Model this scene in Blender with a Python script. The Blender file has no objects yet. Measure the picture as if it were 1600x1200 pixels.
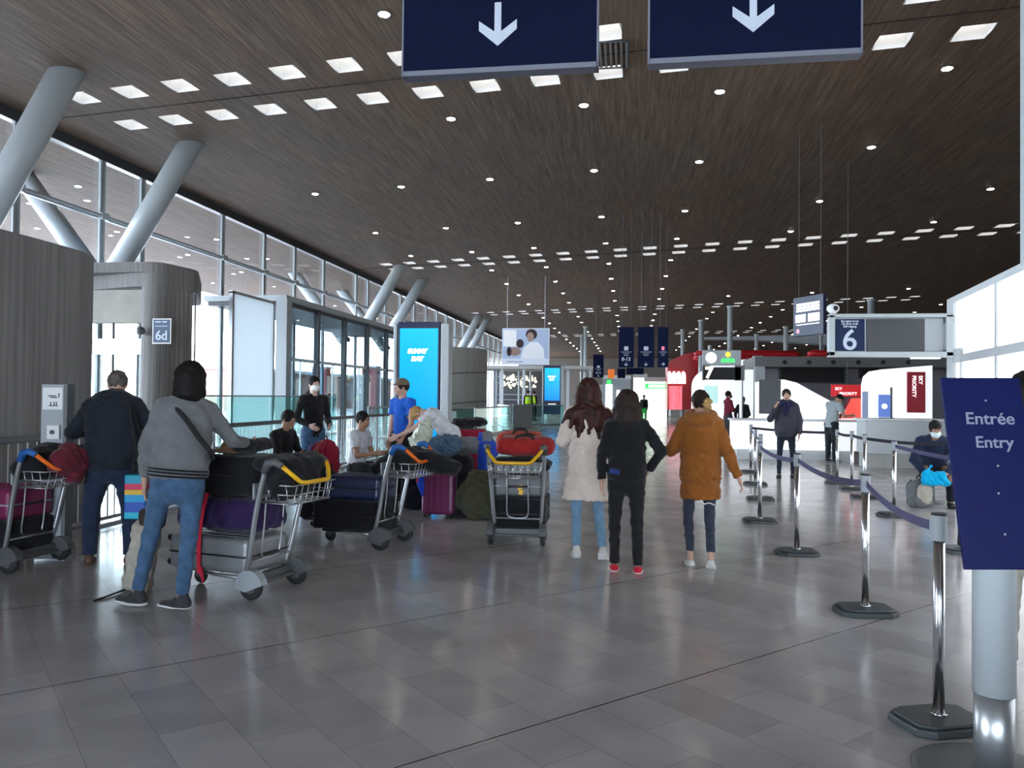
import bpy, math, random
import numpy as np
from mathutils import Vector, Matrix
random.seed(7); np.random.seed(7)
SC = bpy.context.scene
COL = SC.collection
PI = math.pi
def R(d): return math.radians(d)

# ------------------------------------------------------------------ camera
FPX, CAMH, YAW, PIT, ROLL = 1230.0, 1.53, R(8.55), R(.93), R(.6)
_f = Vector((-math.sin(YAW)*math.cos(PIT), math.cos(YAW)*math.cos(PIT), math.sin(PIT)))
_r0 = Vector((math.cos(YAW), math.sin(YAW), 0)); _u0 = _r0.cross(_f)
_r = _r0*math.cos(ROLL) + _u0*math.sin(ROLL); _u = _r.cross(_f)
CAM = Vector((0, 0, CAMH))
cd = bpy.data.cameras.new('camera'); cam = bpy.data.objects.new('camera', cd); COL.objects.link(cam)
cd.sensor_width = 36; cd.lens = 36*FPX/1600; cd.clip_start = .05; cd.clip_end = 600
cam.matrix_world = Matrix(((_r.x, _u.x, -_f.x, CAM.x), (_r.y, _u.y, -_f.y, CAM.y), (_r.z, _u.z, -_f.z, CAM.z), (0, 0, 0, 1)))
SC.camera = cam
# places in the hall, read off the photograph: on the floor (or height z), on the plane Y or X
def _ray(x, y): return _f + _r*((x-800)/FPX) + _u*((600-y)/FPX)
def G(x, y, z=0.0):
    d = _ray(x, y); return CAM + d*((z-CAMH)/d.z)
def AY(x, y, Y):
    d = _ray(x, y); return CAM + d*(Y/d.y)
def AX(x, y, X):
    d = _ray(x, y); return CAM + d*(X/d.x)

# ------------------------------------------------------------------ daylight, exposure
W = bpy.data.worlds.new('world'); SC.world = W; W.use_nodes = True
nt = W.node_tree; bg = nt.nodes['Background']
tc = nt.nodes.new('ShaderNodeTexCoord'); sp = nt.nodes.new('ShaderNodeSeparateXYZ')
rmp = nt.nodes.new('ShaderNodeValToRGB')
rmp.color_ramp.elements[0].position = 0.0; rmp.color_ramp.elements[0].color = (.90, .93, .97, 1)
rmp.color_ramp.elements[1].position = 0.5; rmp.color_ramp.elements[1].color = (.72, .84, 1.0, 1)
nt.links.new(tc.outputs['Generated'], sp.inputs[0]); nt.links.new(sp.outputs['Z'], rmp.inputs[0])
nt.links.new(rmp.outputs[0], bg.inputs[0]); bg.inputs[1].default_value = 18.0
SC.view_settings.view_transform = 'Standard'
SC.view_settings.look = 'None'
SC.view_settings.exposure = 0.25
SC.view_settings.gamma = 1.0
SC.view_settings.use_curve_mapping = False
SC.cycles.max_bounces = 8; SC.cycles.transparent_max_bounces = 16
SC.cycles.diffuse_bounces = 4; SC.cycles.glossy_bounces = 4
SC.cycles.sample_clamp_indirect = 6.0
SC.cycles.use_denoising = True
SC.cycles.caustics_reflective = False; SC.cycles.caustics_refractive = False

# ------------------------------------------------------------------ object helpers
def tag(o, label=None, cat=None, group=None, kind=None):
    if label: o['label'] = label
    if cat: o['category'] = cat
    if group: o['group'] = group
    if kind: o['kind'] = kind
    return o
def empty(name, loc=(0, 0, 0), rz=0.0, parent=None):
    o = bpy.data.objects.new(name, None); COL.objects.link(o)
    o.empty_display_size = .1
    o.location = loc; o.rotation_euler = (0, 0, rz); o.parent = parent
    return o
def thing(name, label, cat, loc=(0, 0, 0), rz=0.0, group=None):
    return tag(empty(name, loc, rz), label, cat, group)
def children(o): return [c for c in bpy.data.objects if c.parent == o]
def copy_tree(o, kids, parent=None):
    c = o.copy(); COL.objects.link(c)
    if parent: c.parent = parent
    for k, kk in kids.get(o.name, []):
        copy_tree(k, kids, c)
    return c
def kidmap(root):
    m = {}
    def rec(o):
        cs = children(o); m[o.name] = [(c, None) for c in cs]
        for c in cs: rec(c)
    rec(root); return m

class MB:
    def __init__(s): s.v = []; s.f = []; s.m = []
    def add(s, vs, fs, mi=0):
        n = len(s.v); s.v += [tuple(v) for v in vs]; s.f += [tuple(i+n for i in f) for f in fs]; s.m += [mi]*len(fs); return s
    def box(s, c, d, rz=0.0, mi=0, rot=None):
        hx, hy, hz = d[0]/2, d[1]/2, d[2]/2
        M = rot if rot is not None else Matrix.Rotation(rz, 3, 'Z')
        vs = [Vector(c) + M @ Vector((sx*hx, sy*hy, sz*hz)) for sz in (-1, 1) for sx, sy in ((-1, -1), (1, -1), (1, 1), (-1, 1))]
        return s.add(vs, [(3, 2, 1, 0), (4, 5, 6, 7), (0, 1, 5, 4), (1, 2, 6, 5), (2, 3, 7, 6), (3, 0, 4, 7)], mi)
    def bb(s, x0, x1, y0, y1, z0, z1, mi=0):
        return s.box(((x0+x1)/2, (y0+y1)/2, (z0+z1)/2), (abs(x1-x0), abs(y1-y0), abs(z1-z0)), 0, mi)
    def tube(s, pts, r, n=10, mi=0, closed=False, sq=1.0, caps=True):
        pts = [Vector(p) for p in pts]; m = len(pts)
        rr = r if isinstance(r, (list, tuple)) else [r]*m
        rings = []; prev = None
        for i, p in enumerate(pts):
            if closed: t = (pts[(i+1) % m]-pts[i-1])
            else: t = pts[min(i+1, m-1)]-pts[max(i-1, 0)]
            t = t.normalized() if t.length > 1e-9 else Vector((0, 0, 1))
            if prev is None:
                a = Vector((0, 0, 1)) if abs(t.z) < .9 else Vector((1, 0, 0))
                nrm = (a - t*a.dot(t)).normalized()
            else:
                nrm = (prev - t*prev.dot(t)); nrm = nrm.normalized() if nrm.length > 1e-6 else Vector((1, 0, 0))
            prev = nrm; b = t.cross(nrm)
            rings.append([p + (nrm*math.cos(2*PI*k/n)*sq + b*math.sin(2*PI*k/n))*rr[i] for k in range(n)])
        vs = [v for g in rings for v in g]; fs = []
        for i in range(m if closed else m-1):
            j = (i+1) % m
            for k in range(n):
                fs.append((i*n+k, i*n+(k+1) % n, j*n+(k+1) % n, j*n+k))
        if caps and not closed:
            fs.append(tuple(reversed(range(n)))); fs.append(tuple((m-1)*n+k for k in range(n)))
        return s.add(vs, fs, mi)
    def cyl(s, a, b, r, n=16, r2=None, mi=0): return s.tube([a, b], [r, r if r2 is None else r2], n, mi)
    def lathe(s, prof, c=(0, 0, 0), n=24, mi=0):
        vs = []; fs = []
        for r, z in prof:
            for k in range(n): vs.append((c[0]+r*math.cos(2*PI*k/n), c[1]+r*math.sin(2*PI*k/n), c[2]+z))
        for i in range(len(prof)-1):
            for k in range(n): fs.append((i*n+k, i*n+(k+1) % n, (i+1)*n+(k+1) % n, (i+1)*n+k))
        fs.append(tuple(reversed(range(n)))); fs.append(tuple((len(prof)-1)*n+k for k in range(n)))
        return s.add(vs, fs, mi)
    def prism(s, poly, z0, z1, mi=0):
        n = len(poly); vs = [(x, y, z0) for x, y in poly]+[(x, y, z1) for x, y in poly]
        fs = [tuple(reversed(range(n))), tuple(range(n, 2*n))]+[(i, (i+1) % n, n+(i+1) % n, n+i) for i in range(n)]
        return s.add(vs, fs, mi)
    def xz(s, poly, y0, y1, mi=0):
        n = len(poly); vs = [(x, y0, z) for x, z in poly]+[(x, y1, z) for x, z in poly]
        fs = [tuple(range(n)), tuple(reversed(range(n, 2*n)))]+[((i+1) % n, i, n+i, n+(i+1) % n) for i in range(n)]
        return s.add(vs, fs, mi)
    def build(s, name, mat, parent=None, smooth=False, bevel=0.0, seg=2):
        me = bpy.data.meshes.new(name); me.from_pydata(s.v, [], s.f); me.update()
        mats = mat if isinstance(mat, (list, tuple)) else [mat]
        for m in mats: me.materials.append(m)
        if len(mats) > 1: me.polygons.foreach_set('material_index', s.m)
        if smooth: me.polygons.foreach_set('use_smooth', [len(f) <= 4 for f in s.f])
        o = bpy.data.objects.new(name, me); COL.objects.link(o); o.parent = parent
        if bevel:
            b = o.modifiers.new('bevel', 'BEVEL'); b.width = bevel; b.segments = seg; b.limit_method = 'ANGLE'; b.angle_limit = R(40)
            if smooth is None: pass
        return o
def smooth_path(pts, n=6, closed=False):
    P = [Vector(p) for p in pts]; out = []; m = len(P)
    rng = m if closed else m-1
    for i in range(rng):
        p1 = P[i]; p2 = P[(i+1) % m]
        p0 = P[i-1] if (closed or i > 0) else p1*2-p2
        p3 = P[(i+2) % m] if (closed or i+2 < m) else p2*2-p1
        for k in range(n):
            t = k/n
            out.append(.5*((2*p1)+(p2-p0)*t+(2*p0-5*p1+4*p2-p3)*t*t+(3*p1-p0-3*p2+p3)*t**3))
    if not closed: out.append(P[-1])
    return out
def round_poly(pts, r, n=5):
    out = []; m = len(pts)
    for i in range(m):
        p = Vector(pts[i]); a = Vector(pts[i-1])-p; b = Vector(pts[(i+1) % m])-p
        rr = min(r, a.length*.49, b.length*.49); A = p+a.normalized()*rr; B = p+b.normalized()*rr
        for k in range(n+1):
            t = k/n; q = A*(1-t)**2+p*2*t*(1-t)+B*t*t; out.append(tuple(q))
    return out
def text(s, name, size, mat, parent, loc, rot, ext=.002, ax='CENTER', bold=0.0, sx=1.0, shear=0.0):
    c = bpy.data.curves.new(name, 'FONT'); c.body = s; c.size = size; c.extrude = ext; c.align_x = ax; c.align_y = 'CENTER'
    c.offset = bold; c.shear = shear
    o = bpy.data.objects.new(name, c); COL.objects.link(o); o.data.materials.append(mat); o.parent = parent
    o.location = loc; o.rotation_euler = rot; o.scale = (sx, 1, 1)
    return o

# ------------------------------------------------------------------ materials
def mat(name, col, rough=.5, metal=0.0, spec=.5, noise=None, bump=0.0, bscale=60, emis=None, estr=0.0, coat=0.0, sheen=0.0, trans=0.0):
    m = bpy.data.materials.new(name); m.use_nodes = True; n = m.node_tree; b = n.nodes['Principled BSDF']
    b.inputs['Base Color'].default_value = (*col, 1); b.inputs['Roughness'].default_value = rough
    b.inputs['Metallic'].default_value = metal; b.inputs['Specular IOR Level'].default_value = spec
    b.inputs['Coat Weight'].default_value = coat; b.inputs['Sheen Weight'].default_value = sheen
    b.inputs['Transmission Weight'].default_value = trans
    if emis: b.inputs['Emission Color'].default_value = (*emis, 1); b.inputs['Emission Strength'].default_value = estr
    if noise or bump:
        t = n.nodes.new('ShaderNodeTexCoord')
        if noise:
            sc, amt = noise[0], noise[1]; st = noise[2] if len(noise) > 2 else (1, 1, 1)
            mp = n.nodes.new('ShaderNodeMapping'); mp.inputs['Scale'].default_value = st
            n.links.new(t.outputs['Object'], mp.inputs[0])
            tx = n.nodes.new('ShaderNodeTexNoise'); tx.inputs['Scale'].default_value = sc; tx.inputs['Detail'].default_value = 4
            n.links.new(mp.outputs[0], tx.inputs['Vector'])
            mr = n.nodes.new('ShaderNodeMapRange'); mr.inputs[1].default_value = .3; mr.inputs[2].default_value = .7
            mr.inputs[3].default_value = 1-amt; mr.inputs[4].default_value = 1+amt
            n.links.new(tx.outputs[0], mr.inputs[0])
            vm = n.nodes.new('ShaderNodeVectorMath'); vm.operation = 'SCALE'; vm.inputs[0].default_value = col
            n.links.new(mr.outputs[0], vm.inputs['Scale']); n.links.new(vm.outputs[0], b.inputs['Base Color'])
        if bump:
            t2 = n.nodes.new('ShaderNodeTexNoise'); t2.inputs['Scale'].default_value = bscale; t2.inputs['Detail'].default_value = 3
            n.links.new(t.outputs['Object'], t2.inputs['Vector'])
            bp = n.nodes.new('ShaderNodeBump'); bp.inputs['Strength'].default_value = bump; bp.inputs['Distance'].default_value = .01
            n.links.new(t2.outputs[0], bp.inputs['Height']); n.links.new(bp.outputs[0], b.inputs['Normal'])
    return m
def cloth(name, col, rough=.9, amt=.12, bump=.35, bscale=90): return mat(name, col, rough, noise=(14, amt), bump=bump, bscale=bscale, sheen=.12, spec=.2)
def glow(name, col, s): return mat(name, (.02, .02, .02) if min(col) < .5 else (.8, .8, .8), .4, emis=col, estr=s)
def glass(name, tint=(.86, .95, .93), rough=.02, facing=.12):
    m = bpy.data.materials.new(name); m.use_nodes = True; n = m.node_tree; n.nodes.clear()
    o = n.nodes.new('ShaderNodeOutputMaterial'); mx = n.nodes.new('ShaderNodeMixShader'); tr = n.nodes.new('ShaderNodeBsdfTransparent')
    gl = n.nodes.new('ShaderNodeBsdfGlossy'); lw = n.nodes.new('ShaderNodeLayerWeight'); lw.inputs[0].default_value = .5; pw = n.nodes.new('ShaderNodeMath'); pw.operation = 'POWER'; pw.inputs[1].default_value = 5; n.links.new(lw.outputs['Facing'], pw.inputs[0]); fr = n.nodes.new('ShaderNodeMath'); fr.operation = 'MULTIPLY_ADD'; fr.inputs[1].default_value = .7; fr.inputs[2].default_value = .035; n.links.new(pw.outputs[0], fr.inputs[0])
    tr.inputs[0].default_value = (*tint, 1); gl.inputs['Roughness'].default_value = rough
    n.links.new(fr.outputs[0], mx.inputs[0]); n.links.new(tr.outputs[0], mx.inputs[1]); n.links.new(gl.outputs[0], mx.inputs[2]); n.links.new(mx.outputs[0], o.inputs[0])
    return m
def frosted(name, col, t=.5):
    m = bpy.data.materials.new(name); m.use_nodes = True; n = m.node_tree; n.nodes.clear()
    o = n.nodes.new('ShaderNodeOutputMaterial'); mx = n.nodes.new('ShaderNodeMixShader'); tl = n.nodes.new('ShaderNodeBsdfTranslucent')
    df = n.nodes.new('ShaderNodeBsdfDiffuse'); tl.inputs[0].default_value = (*col, 1); df.inputs[0].default_value = (*col, 1); mx.inputs[0].default_value = 1-t
    n.links.new(tl.outputs[0], mx.inputs[1]); n.links.new(df.outputs[0], mx.inputs[2]); n.links.new(mx.outputs[0], o.inputs[0])
    return m

def mat_floor():
    m = bpy.data.materials.new('floor_stone'); m.use_nodes = True; n = m.node_tree; b = n.nodes['Principled BSDF']; L = n.links.new
    t = n.nodes.new('ShaderNodeTexCoord'); mp = n.nodes.new('ShaderNodeMapping'); mp.vector_type = 'POINT'
    mp.inputs['Rotation'].default_value = (0, 0, R(45))          # rows of stone run at 45 degrees to the hall
    mp.inputs['Location'].default_value = (.12, .07, 0)
    L(t.outputs['Object'], mp.inputs[0])
    def brick(c1, c2, mo, ms):
        br = n.nodes.new('ShaderNodeTexBrick'); br.offset = .5; br.inputs['Scale'].default_value = 1.0
        br.inputs['Brick Width'].default_value = .61; br.inputs['Row Height'].default_value = .305
        br.inputs['Mortar Size'].default_value = ms; br.inputs['Mortar Smooth'].default_value = .2; br.inputs['Bias'].default_value = 0
        br.inputs['Color1'].default_value = (*c1, 1); br.inputs['Color2'].default_value = (*c2, 1); br.inputs['Mortar'].default_value = (*mo, 1)
        sx = n.nodes.new('ShaderNodeSeparateXYZ'); cx = n.nodes.new('ShaderNodeCombineXYZ')
        L(mp.outputs[0], sx.inputs[0]); L(sx.outputs[0], cx.inputs[0]); L(sx.outputs[1], cx.inputs[1]); L(cx.outputs[0], br.inputs[0])
        return br
    br = brick((.40, .385, .395), (.50, .48, .49), (.30, .29, .295), .0022)
    nz = n.nodes.new('ShaderNodeTexNoise'); nz.inputs['Scale'].default_value = 2.2; nz.inputs['Detail'].default_value = 6
    L(t.outputs['Object'], nz.inputs[0])
    mr = n.nodes.new('ShaderNodeMapRange'); mr.inputs[1].default_value = .3; mr.inputs[2].default_value = .7; mr.inputs[3].default_value = .88; mr.inputs[4].default_value = 1.1
    L(nz.outputs[0], mr.inputs[0])
    # expansion joints: thin dark lines every three stones
    sx = n.nodes.new('ShaderNodeSeparateXYZ'); L(t.outputs['Object'], sx.inputs[0])
    sb = n.nodes.new('ShaderNodeMath'); sb.operation = 'SUBTRACT'; L(sx.outputs[0], sb.inputs[0]); L(sx.outputs[1], sb.inputs[1])
    mu = n.nodes.new('ShaderNodeMath'); mu.operation = 'MULTIPLY_ADD'; mu.inputs[1].default_value = .70711; mu.inputs[2].default_value = 2.9; L(sb.outputs[0], mu.inputs[0])
    pp = n.nodes.new('ShaderNodeMath'); pp.operation = 'PINGPONG'; pp.inputs[1].default_value = .915; L(mu.outputs[0], pp.inputs[0])
    gt = n.nodes.new('ShaderNodeMath'); gt.operation = 'LESS_THAN'; gt.inputs[1].default_value = .0045; L(pp.outputs[0], gt.inputs[0])
    vm = n.nodes.new('ShaderNodeVectorMath'); vm.operation = 'SCALE'; L(br.outputs[0], vm.inputs[0]); L(mr.outputs[0], vm.inputs['Scale'])
    mx = n.nodes.new('ShaderNodeMix'); mx.data_type = 'RGBA'; L(gt.outputs[0], mx.inputs[0]); L(vm.outputs[0], mx.inputs[6]); mx.inputs[7].default_value = (.03, .03, .03, 1)
    L(mx.outputs[2], b.inputs['Base Color'])
    r2 = n.nodes.new('ShaderNodeMapRange'); r2.inputs[1].default_value = .3; r2.inputs[2].default_value = .7; r2.inputs[3].default_value = .13; r2.inputs[4].default_value = .21
    L(nz.outputs[0], r2.inputs[0]); L(r2.outputs[0], b.inputs['Roughness'])
    b.inputs['Specular IOR Level'].default_value = .55
    return m
def mat_ceiling():
    m = bpy.data.materials.new('ceiling_fibre'); m.use_nodes = True; n = m.node_tree; b = n.nodes['Principled BSDF']; L = n.links.new
    t = n.nodes.new('ShaderNodeTexCoord')
    def nz(st, sc, det=5):
        mp = n.nodes.new('ShaderNodeMapping'); mp.inputs['Scale'].default_value = st; mp.inputs['Rotation'].default_value = (0, 0, R(0))
        x = n.nodes.new('ShaderNodeTexNoise'); x.inputs['Scale'].default_value = sc; x.inputs['Detail'].default_value = det; x.inputs['Roughness'].default_value = .65
        L(t.outputs['Object'], mp.inputs[0]); L(mp.outputs[0], x.inputs[0]); return x
    a = nz((9, .35, 1), 1.6, 8); c = nz((.35, .16, 1), 1.0, 4); e = nz((30, 1.0, 1), 1.0, 4)
    r1 = n.nodes.new('ShaderNodeValToRGB'); cr = r1.color_ramp
    cr.elements[0].position = .3; cr.elements[0].color = (.060, .044, .032, 1)
    cr.elements[1].position = .72; cr.elements[1].color = (.26, .20, .15, 1)
    k = cr.elements.new(.5); k.color = (.136, .100, .076, 1)
    ad = n.nodes.new('ShaderNodeMath'); ad.operation = 'MULTIPLY_ADD'; ad.inputs[1].default_value = .45; L(e.outputs[0], ad.inputs[0])
    sb = n.nodes.new('ShaderNodeMath'); sb.operation = 'MULTIPLY'; sb.inputs[1].default_value = .56; L(a.outputs[0], sb.inputs[0]); L(sb.outputs[0], ad.inputs[2]); L(ad.outputs[0], r1.inputs[0])
    r2 = n.nodes.new('ShaderNodeValToRGB'); r2.color_ramp.elements[0].position = .35; r2.color_ramp.elements[0].color = (1.12, .98, .84, 1); r2.color_ramp.elements[1].position = .65; r2.color_ramp.elements[1].color = (.95, .95, .93, 1)
    L(c.outputs[0], r2.inputs[0])
    mx = n.nodes.new('ShaderNodeMix'); mx.data_type = 'RGBA'; mx.blend_type = 'MULTIPLY'; mx.inputs[0].default_value = 1
    L(r1.outputs[0], mx.inputs[6]); L(r2.outputs[0], mx.inputs[7]); L(mx.outputs[2], b.inputs['Base Color'])
    b.inputs['Roughness'].default_value = .75; b.inputs['Specular IOR Level'].default_value = .25
    bp = n.nodes.new('ShaderNodeBump'); bp.inputs['Strength'].default_value = .5; bp.inputs['Distance'].default_value = .02
    L(e.outputs[0], bp.inputs['Height']); L(bp.outputs[0], b.inputs['Normal'])
    return m
def mat_concrete(name, col, amt=.15, st=(1.5, 1.5, .12)):
    return mat(name, col, .7, noise=(3.0, amt, st), bump=.15, bscale=25)

M = dict(
 floor=mat_floor(), ceiling=mat_ceiling(),
 concrete=mat_concrete('concrete', (.21, .20, .195), .25, (5, 5, .15)), concrete_light=mat_concrete('concrete_light', (.40, .39, .34), .10, (1, 1, 1)),
 concrete_mid=mat_concrete('concrete_mid', (.46, .46, .44), .08),
 paint=mat('grey_paint', (.42, .46, .48), .35), alu=mat('aluminium', (.48, .50, .52), .35, .85), chrome=mat('chrome', (.75, .77, .8), .12, 1.0),
 steel=mat('steel_wire', (.55, .56, .58), .3, .9), dark=mat('dark_frame', (.05, .055, .065), .4), black=mat('black_plastic', (.012, .012, .014), .4),
 blackm=mat('black_matte', (.01, .01, .011), .8), rubber=mat('rubber', (.02, .02, .022), .7), greyp=mat('grey_plastic', (.10, .105, .11), .45),
 lgrey=mat('light_grey_plastic', (.34, .37, .40), .45), white=mat('white_paint', (.8, .81, .82), .45), silver=mat('silver_shell', (.26, .27, .285), .35, .35),
 navy=mat('navy_panel', (.003, .006, .028), .6, spec=.08), navy2=mat('navy_panel_light', (.004, .008, .075), .45, spec=.15), panel=mat('panel_grey', (.55, .58, .6), .4),
 teal=glass('green_glass', (.72, .93, .90)), glass=glass('facade_glass', (.86, .90, .93)), dglass=glass('smoked_glass', (.62, .70, .72)), cglass=glass('clear_glass', (.9, .96, .95)),
 frost=frosted('frosted_glass', (.84, .88, .9), .6),
 red=mat('red_paint', (.55, .012, .02), .3), redd=mat('deep_red', (.28, .01, .03), .45), yellow=mat('yellow_plastic', (.85, .47, .01), .35), orange=mat('orange_plastic', (.85, .16, .01), .4), blueh=mat('blue_plastic', (.02, .12, .38), .4),
 glowpanel=glow('lit_white_panel', (.95, .98, 1.0), 1.3), lamp=glow('lamp_disc', (1.0, .94, .84), 45.0), sky=glow('skylight_diffuser', (1.0, .95, .88), 1.5),
 lit_grey=mat('lit_lettering', (.36, .42, .52), .5, emis=(.62, .72, .86), estr=.22), lit_white=glow('white_lettering', (.95, .98, 1.0), 1.3), grey_letter=mat('grey_lettering', (.25, .28, .38), .5),
 green=glow('green_light', (.05, .9, .15), 1.2), yell=glow('yellow_light', (1, .85, .05), 1.0),
)
# ------------------------------------------------------------------ implicit-surface mesher (smooth unions of tapered limbs)
def _unit(v): v = np.array(v, float); return v/max(np.linalg.norm(v), 1e-9)
def frame(up, fwd):
    u = _unit(up); f = np.array(fwd, float); f = _unit(f-u*f.dot(u)); r = np.cross(f, u); return np.stack([r, f, u], 1)
def sd(prim, P):
    k = prim[0]
    if k == 'c':
        a, b, ra, rb = np.array(prim[1], float), np.array(prim[2], float), prim[3], prim[4]
        ab = b-a; L2 = max(ab.dot(ab), 1e-9); t = np.clip(((P-a)@ab)/L2, 0, 1)
        return np.linalg.norm(P-a-t[:, None]*ab, axis=1)-(ra+(rb-ra)*t)
    if k == 'e':
        c, rad = np.array(prim[1], float), np.array(prim[2], float); Q = P-c
        if len(prim) > 3 and prim[3] is not None: Q = Q@prim[3]
        k0 = np.linalg.norm(Q/rad, axis=1); k1 = np.linalg.norm(Q/rad**2, axis=1)
        return k0*(k0-1)/np.maximum(k1, 1e-6)
    if k == 'b':
        c, h, r = np.array(prim[1], float), np.array(prim[2], float), prim[3]; Q = P-c
        if len(prim) > 4 and prim[4] is not None: Q = Q@prim[4]
        q = np.abs(Q)-(h-r)
        return np.linalg.norm(np.maximum(q, 0), axis=1)+np.minimum(q.max(1), 0)-r
    if k == 's':                      # capsule squashed in a frame: ('s', centre, frame, scale, a, b, ra, rb) a,b in the frame
        c, F, s = np.array(prim[1], float), prim[2], np.array(prim[3], float)
        return sd(('c', prim[4], prim[5], prim[6], prim[7]), ((P-c)@F)/s)*s.min()
    if k == 'h':                      # half space: inside where (p-a).n < 0
        return (P-np.array(prim[1], float))@_unit(prim[2])
    if k == 't':                      # torus arc: centre, axis frame, R, r
        Q = (P-np.array(prim[1], float))@prim[2]
        return np.hypot(np.hypot(Q[:, 0], Q[:, 1])-prim[3], Q[:, 2])-prim[4]
def evals(ops, P, wr=0.0, wf=1.0):
    d = None
    for op, prim, k in ops:
        e = sd(prim, P)
        if d is None: d = e; continue
        if op == '+':
            if k > 0:
                h = np.clip(.5+.5*(d-e)/k, 0, 1); d = d*(1-h)+e*h-k*h*(1-h)
            else: d = np.minimum(d, e)
        elif op == '-':
            if k > 0:
                h = np.clip(.5-.5*(d+e)/k, 0, 1); d = d*(1-h)-e*h+k*h*(1-h)
            else: d = np.maximum(d, -e)
        elif op == '&':
            d = np.maximum(d, e)
    if wr:
        x, y, z = P[:, 0]*wf, P[:, 1]*wf, P[:, 2]*wf
        w = np.sin(31*x+9*np.sin(11*z+3*y)+2)*np.sin(23*z+7*np.sin(13*x)+5*y)+.6*np.sin(47*z+19*x+6*np.sin(17*y))
        d = d+wr*w
    return d
def snet(ops, h, wr=0.0, wf=1.0, pad=.03):
    lo = np.full(3, 1e9); hi = -lo
    for op, p, k in ops:
        if op != '+': continue
        if p[0] == 'c':
            for q, r in ((p[1], p[3]), (p[2], p[4])): lo = np.minimum(lo, np.array(q)-r); hi = np.maximum(hi, np.array(q)+r)
        elif p[0] in 'eb':
            r = np.array(p[2], float); fi = 3 if p[0] == 'e' else 4; rr = np.abs(p[fi])@r if len(p) > fi and p[fi] is not None else r
            lo = np.minimum(lo, np.array(p[1])-rr); hi = np.maximum(hi, np.array(p[1])+rr)
        elif p[0] == 's':
            for q, r in ((p[4], p[6]), (p[5], p[7])):
                w = np.array(p[1])+p[2]@(np.array(q)*np.array(p[3])); rr = np.abs(p[2])@(np.array(p[3])*r)
                lo = np.minimum(lo, w-rr); hi = np.maximum(hi, w+rr)
        elif p[0] == 't':
            rr = p[3]+p[4]; lo = np.minimum(lo, np.array(p[1])-rr); hi = np.maximum(hi, np.array(p[1])+rr)
    lo -= pad; hi += pad; B = 4
    n = np.ceil((hi-lo)/(h*B)).astype(int)
    g = [lo[i]+(np.arange(n[i])+.5)*h*B-.5*h for i in range(3)]
    C = np.stack(np.meshgrid(*g, indexing='ij'), -1).reshape(-1, 3)
    dc = evals(ops, C, wr, wf)
    act = np.abs(dc) < h*B*1.05+abs(wr)*2+.004
    F = np.repeat(np.sign(dc).astype(np.float32)*h*B, B**3).reshape(n[0], n[1], n[2], B, B, B)
    idx = np.nonzero(act)[0]
    o = (np.arange(B)-(B-1)/2)*h
    off = np.stack(np.meshgrid(o, o, o, indexing='ij'), -1).reshape(-1, 3)
    vals = np.empty((len(idx), B**3), np.float32)
    for s in range(0, len(idx), 4000):
        ii = idx[s:s+4000]; vals[s:s+4000] = evals(ops, (C[ii][:, None, :]+off[None]).reshape(-1, 3), wr, wf).reshape(len(ii), -1)
    F.reshape(-1, B**3)[idx] = vals
    V = F.transpose(0, 3, 1, 4, 2, 5).reshape(n*B)
    org = lo
    ins = V < 0; nx, ny, nz = V.shape
    cnt = np.zeros((nx-1, ny-1, nz-1), np.int8)
    for dx in (0, 1):
        for dy in (0, 1):
            for dz in (0, 1): cnt += ins[dx:nx-1+dx, dy:ny-1+dy, dz:nz-1+dz]
    cell = (cnt > 0) & (cnt < 8); ci = np.nonzero(cell); N = len(ci[0])
    if N == 0: return np.zeros((0, 3)), []
    ids = -np.ones(cell.shape, np.int64); ids[ci] = np.arange(N)
    acc = np.zeros((N, 3)); num = np.zeros(N)
    for ax in range(3):
        o1, o2 = [a for a in range(3) if a != ax]
        for p in (0, 1):
            for q in (0, 1):
                A = [ci[0].copy(), ci[1].copy(), ci[2].copy()]; A[o1] = A[o1]+p; A[o2] = A[o2]+q
                Bv = [a.copy() for a in A]; Bv[ax] = Bv[ax]+1
                va, vb = V[tuple(A)], V[tuple(Bv)]; s = (va < 0) != (vb < 0)
                t = np.where(s, va/np.where(s, va-vb, 1), 0)
                pt = np.zeros((N, 3)); pt[:, o1] = p; pt[:, o2] = q; pt[:, ax] = t
                acc += pt*s[:, None]; num += s
    vs = (np.stack(ci, 1)+acc/np.maximum(num, 1)[:, None])*h+org
    faces = []
    for ax in range(3):
        o1, o2 = (ax+1) % 3, (ax+2) % 3
        sl = [slice(None)]*3; sl2 = [slice(None)]*3
        sl[ax] = slice(0, -1); sl2[ax] = slice(1, None)
        a, b = ins[tuple(sl)], ins[tuple(sl2)]
        ch = a != b; e = np.nonzero(ch)
        ok = (e[o1] > 0) & (e[o2] > 0) & (e[o1] < V.shape[o1]-1) & (e[o2] < V.shape[o2]-1)
        e = [x[ok] for x in e]
        def cid(p, q):
            A = [x.copy() for x in e]; A[o1] = A[o1]-p; A[o2] = A[o2]-q; return ids[tuple(A)]
        q4 = np.stack([cid(1, 1), cid(0, 1), cid(0, 0), cid(1, 0)], 1)
        fl = ~a[tuple(e)]; q4[fl] = q4[fl][:, ::-1]; faces.append(q4)
    return vs, np.concatenate(faces)
def sdf(name, ops, m, parent=None, h=.012, wr=0.0, wf=1.0):
    vs, fs = snet([(o if len(o) == 3 else (*o, 0)) for o in ops], h, wr, wf)
    me = bpy.data.meshes.new(name)
    me.from_pydata(vs.tolist(), [], fs.tolist() if len(fs) else []); me.update()
    me.polygons.foreach_set('use_smooth', [True]*len(me.polygons)); me.materials.append(m)
    o = bpy.data.objects.new(name, me); COL.objects.link(o); o.parent = parent
    return o
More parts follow.
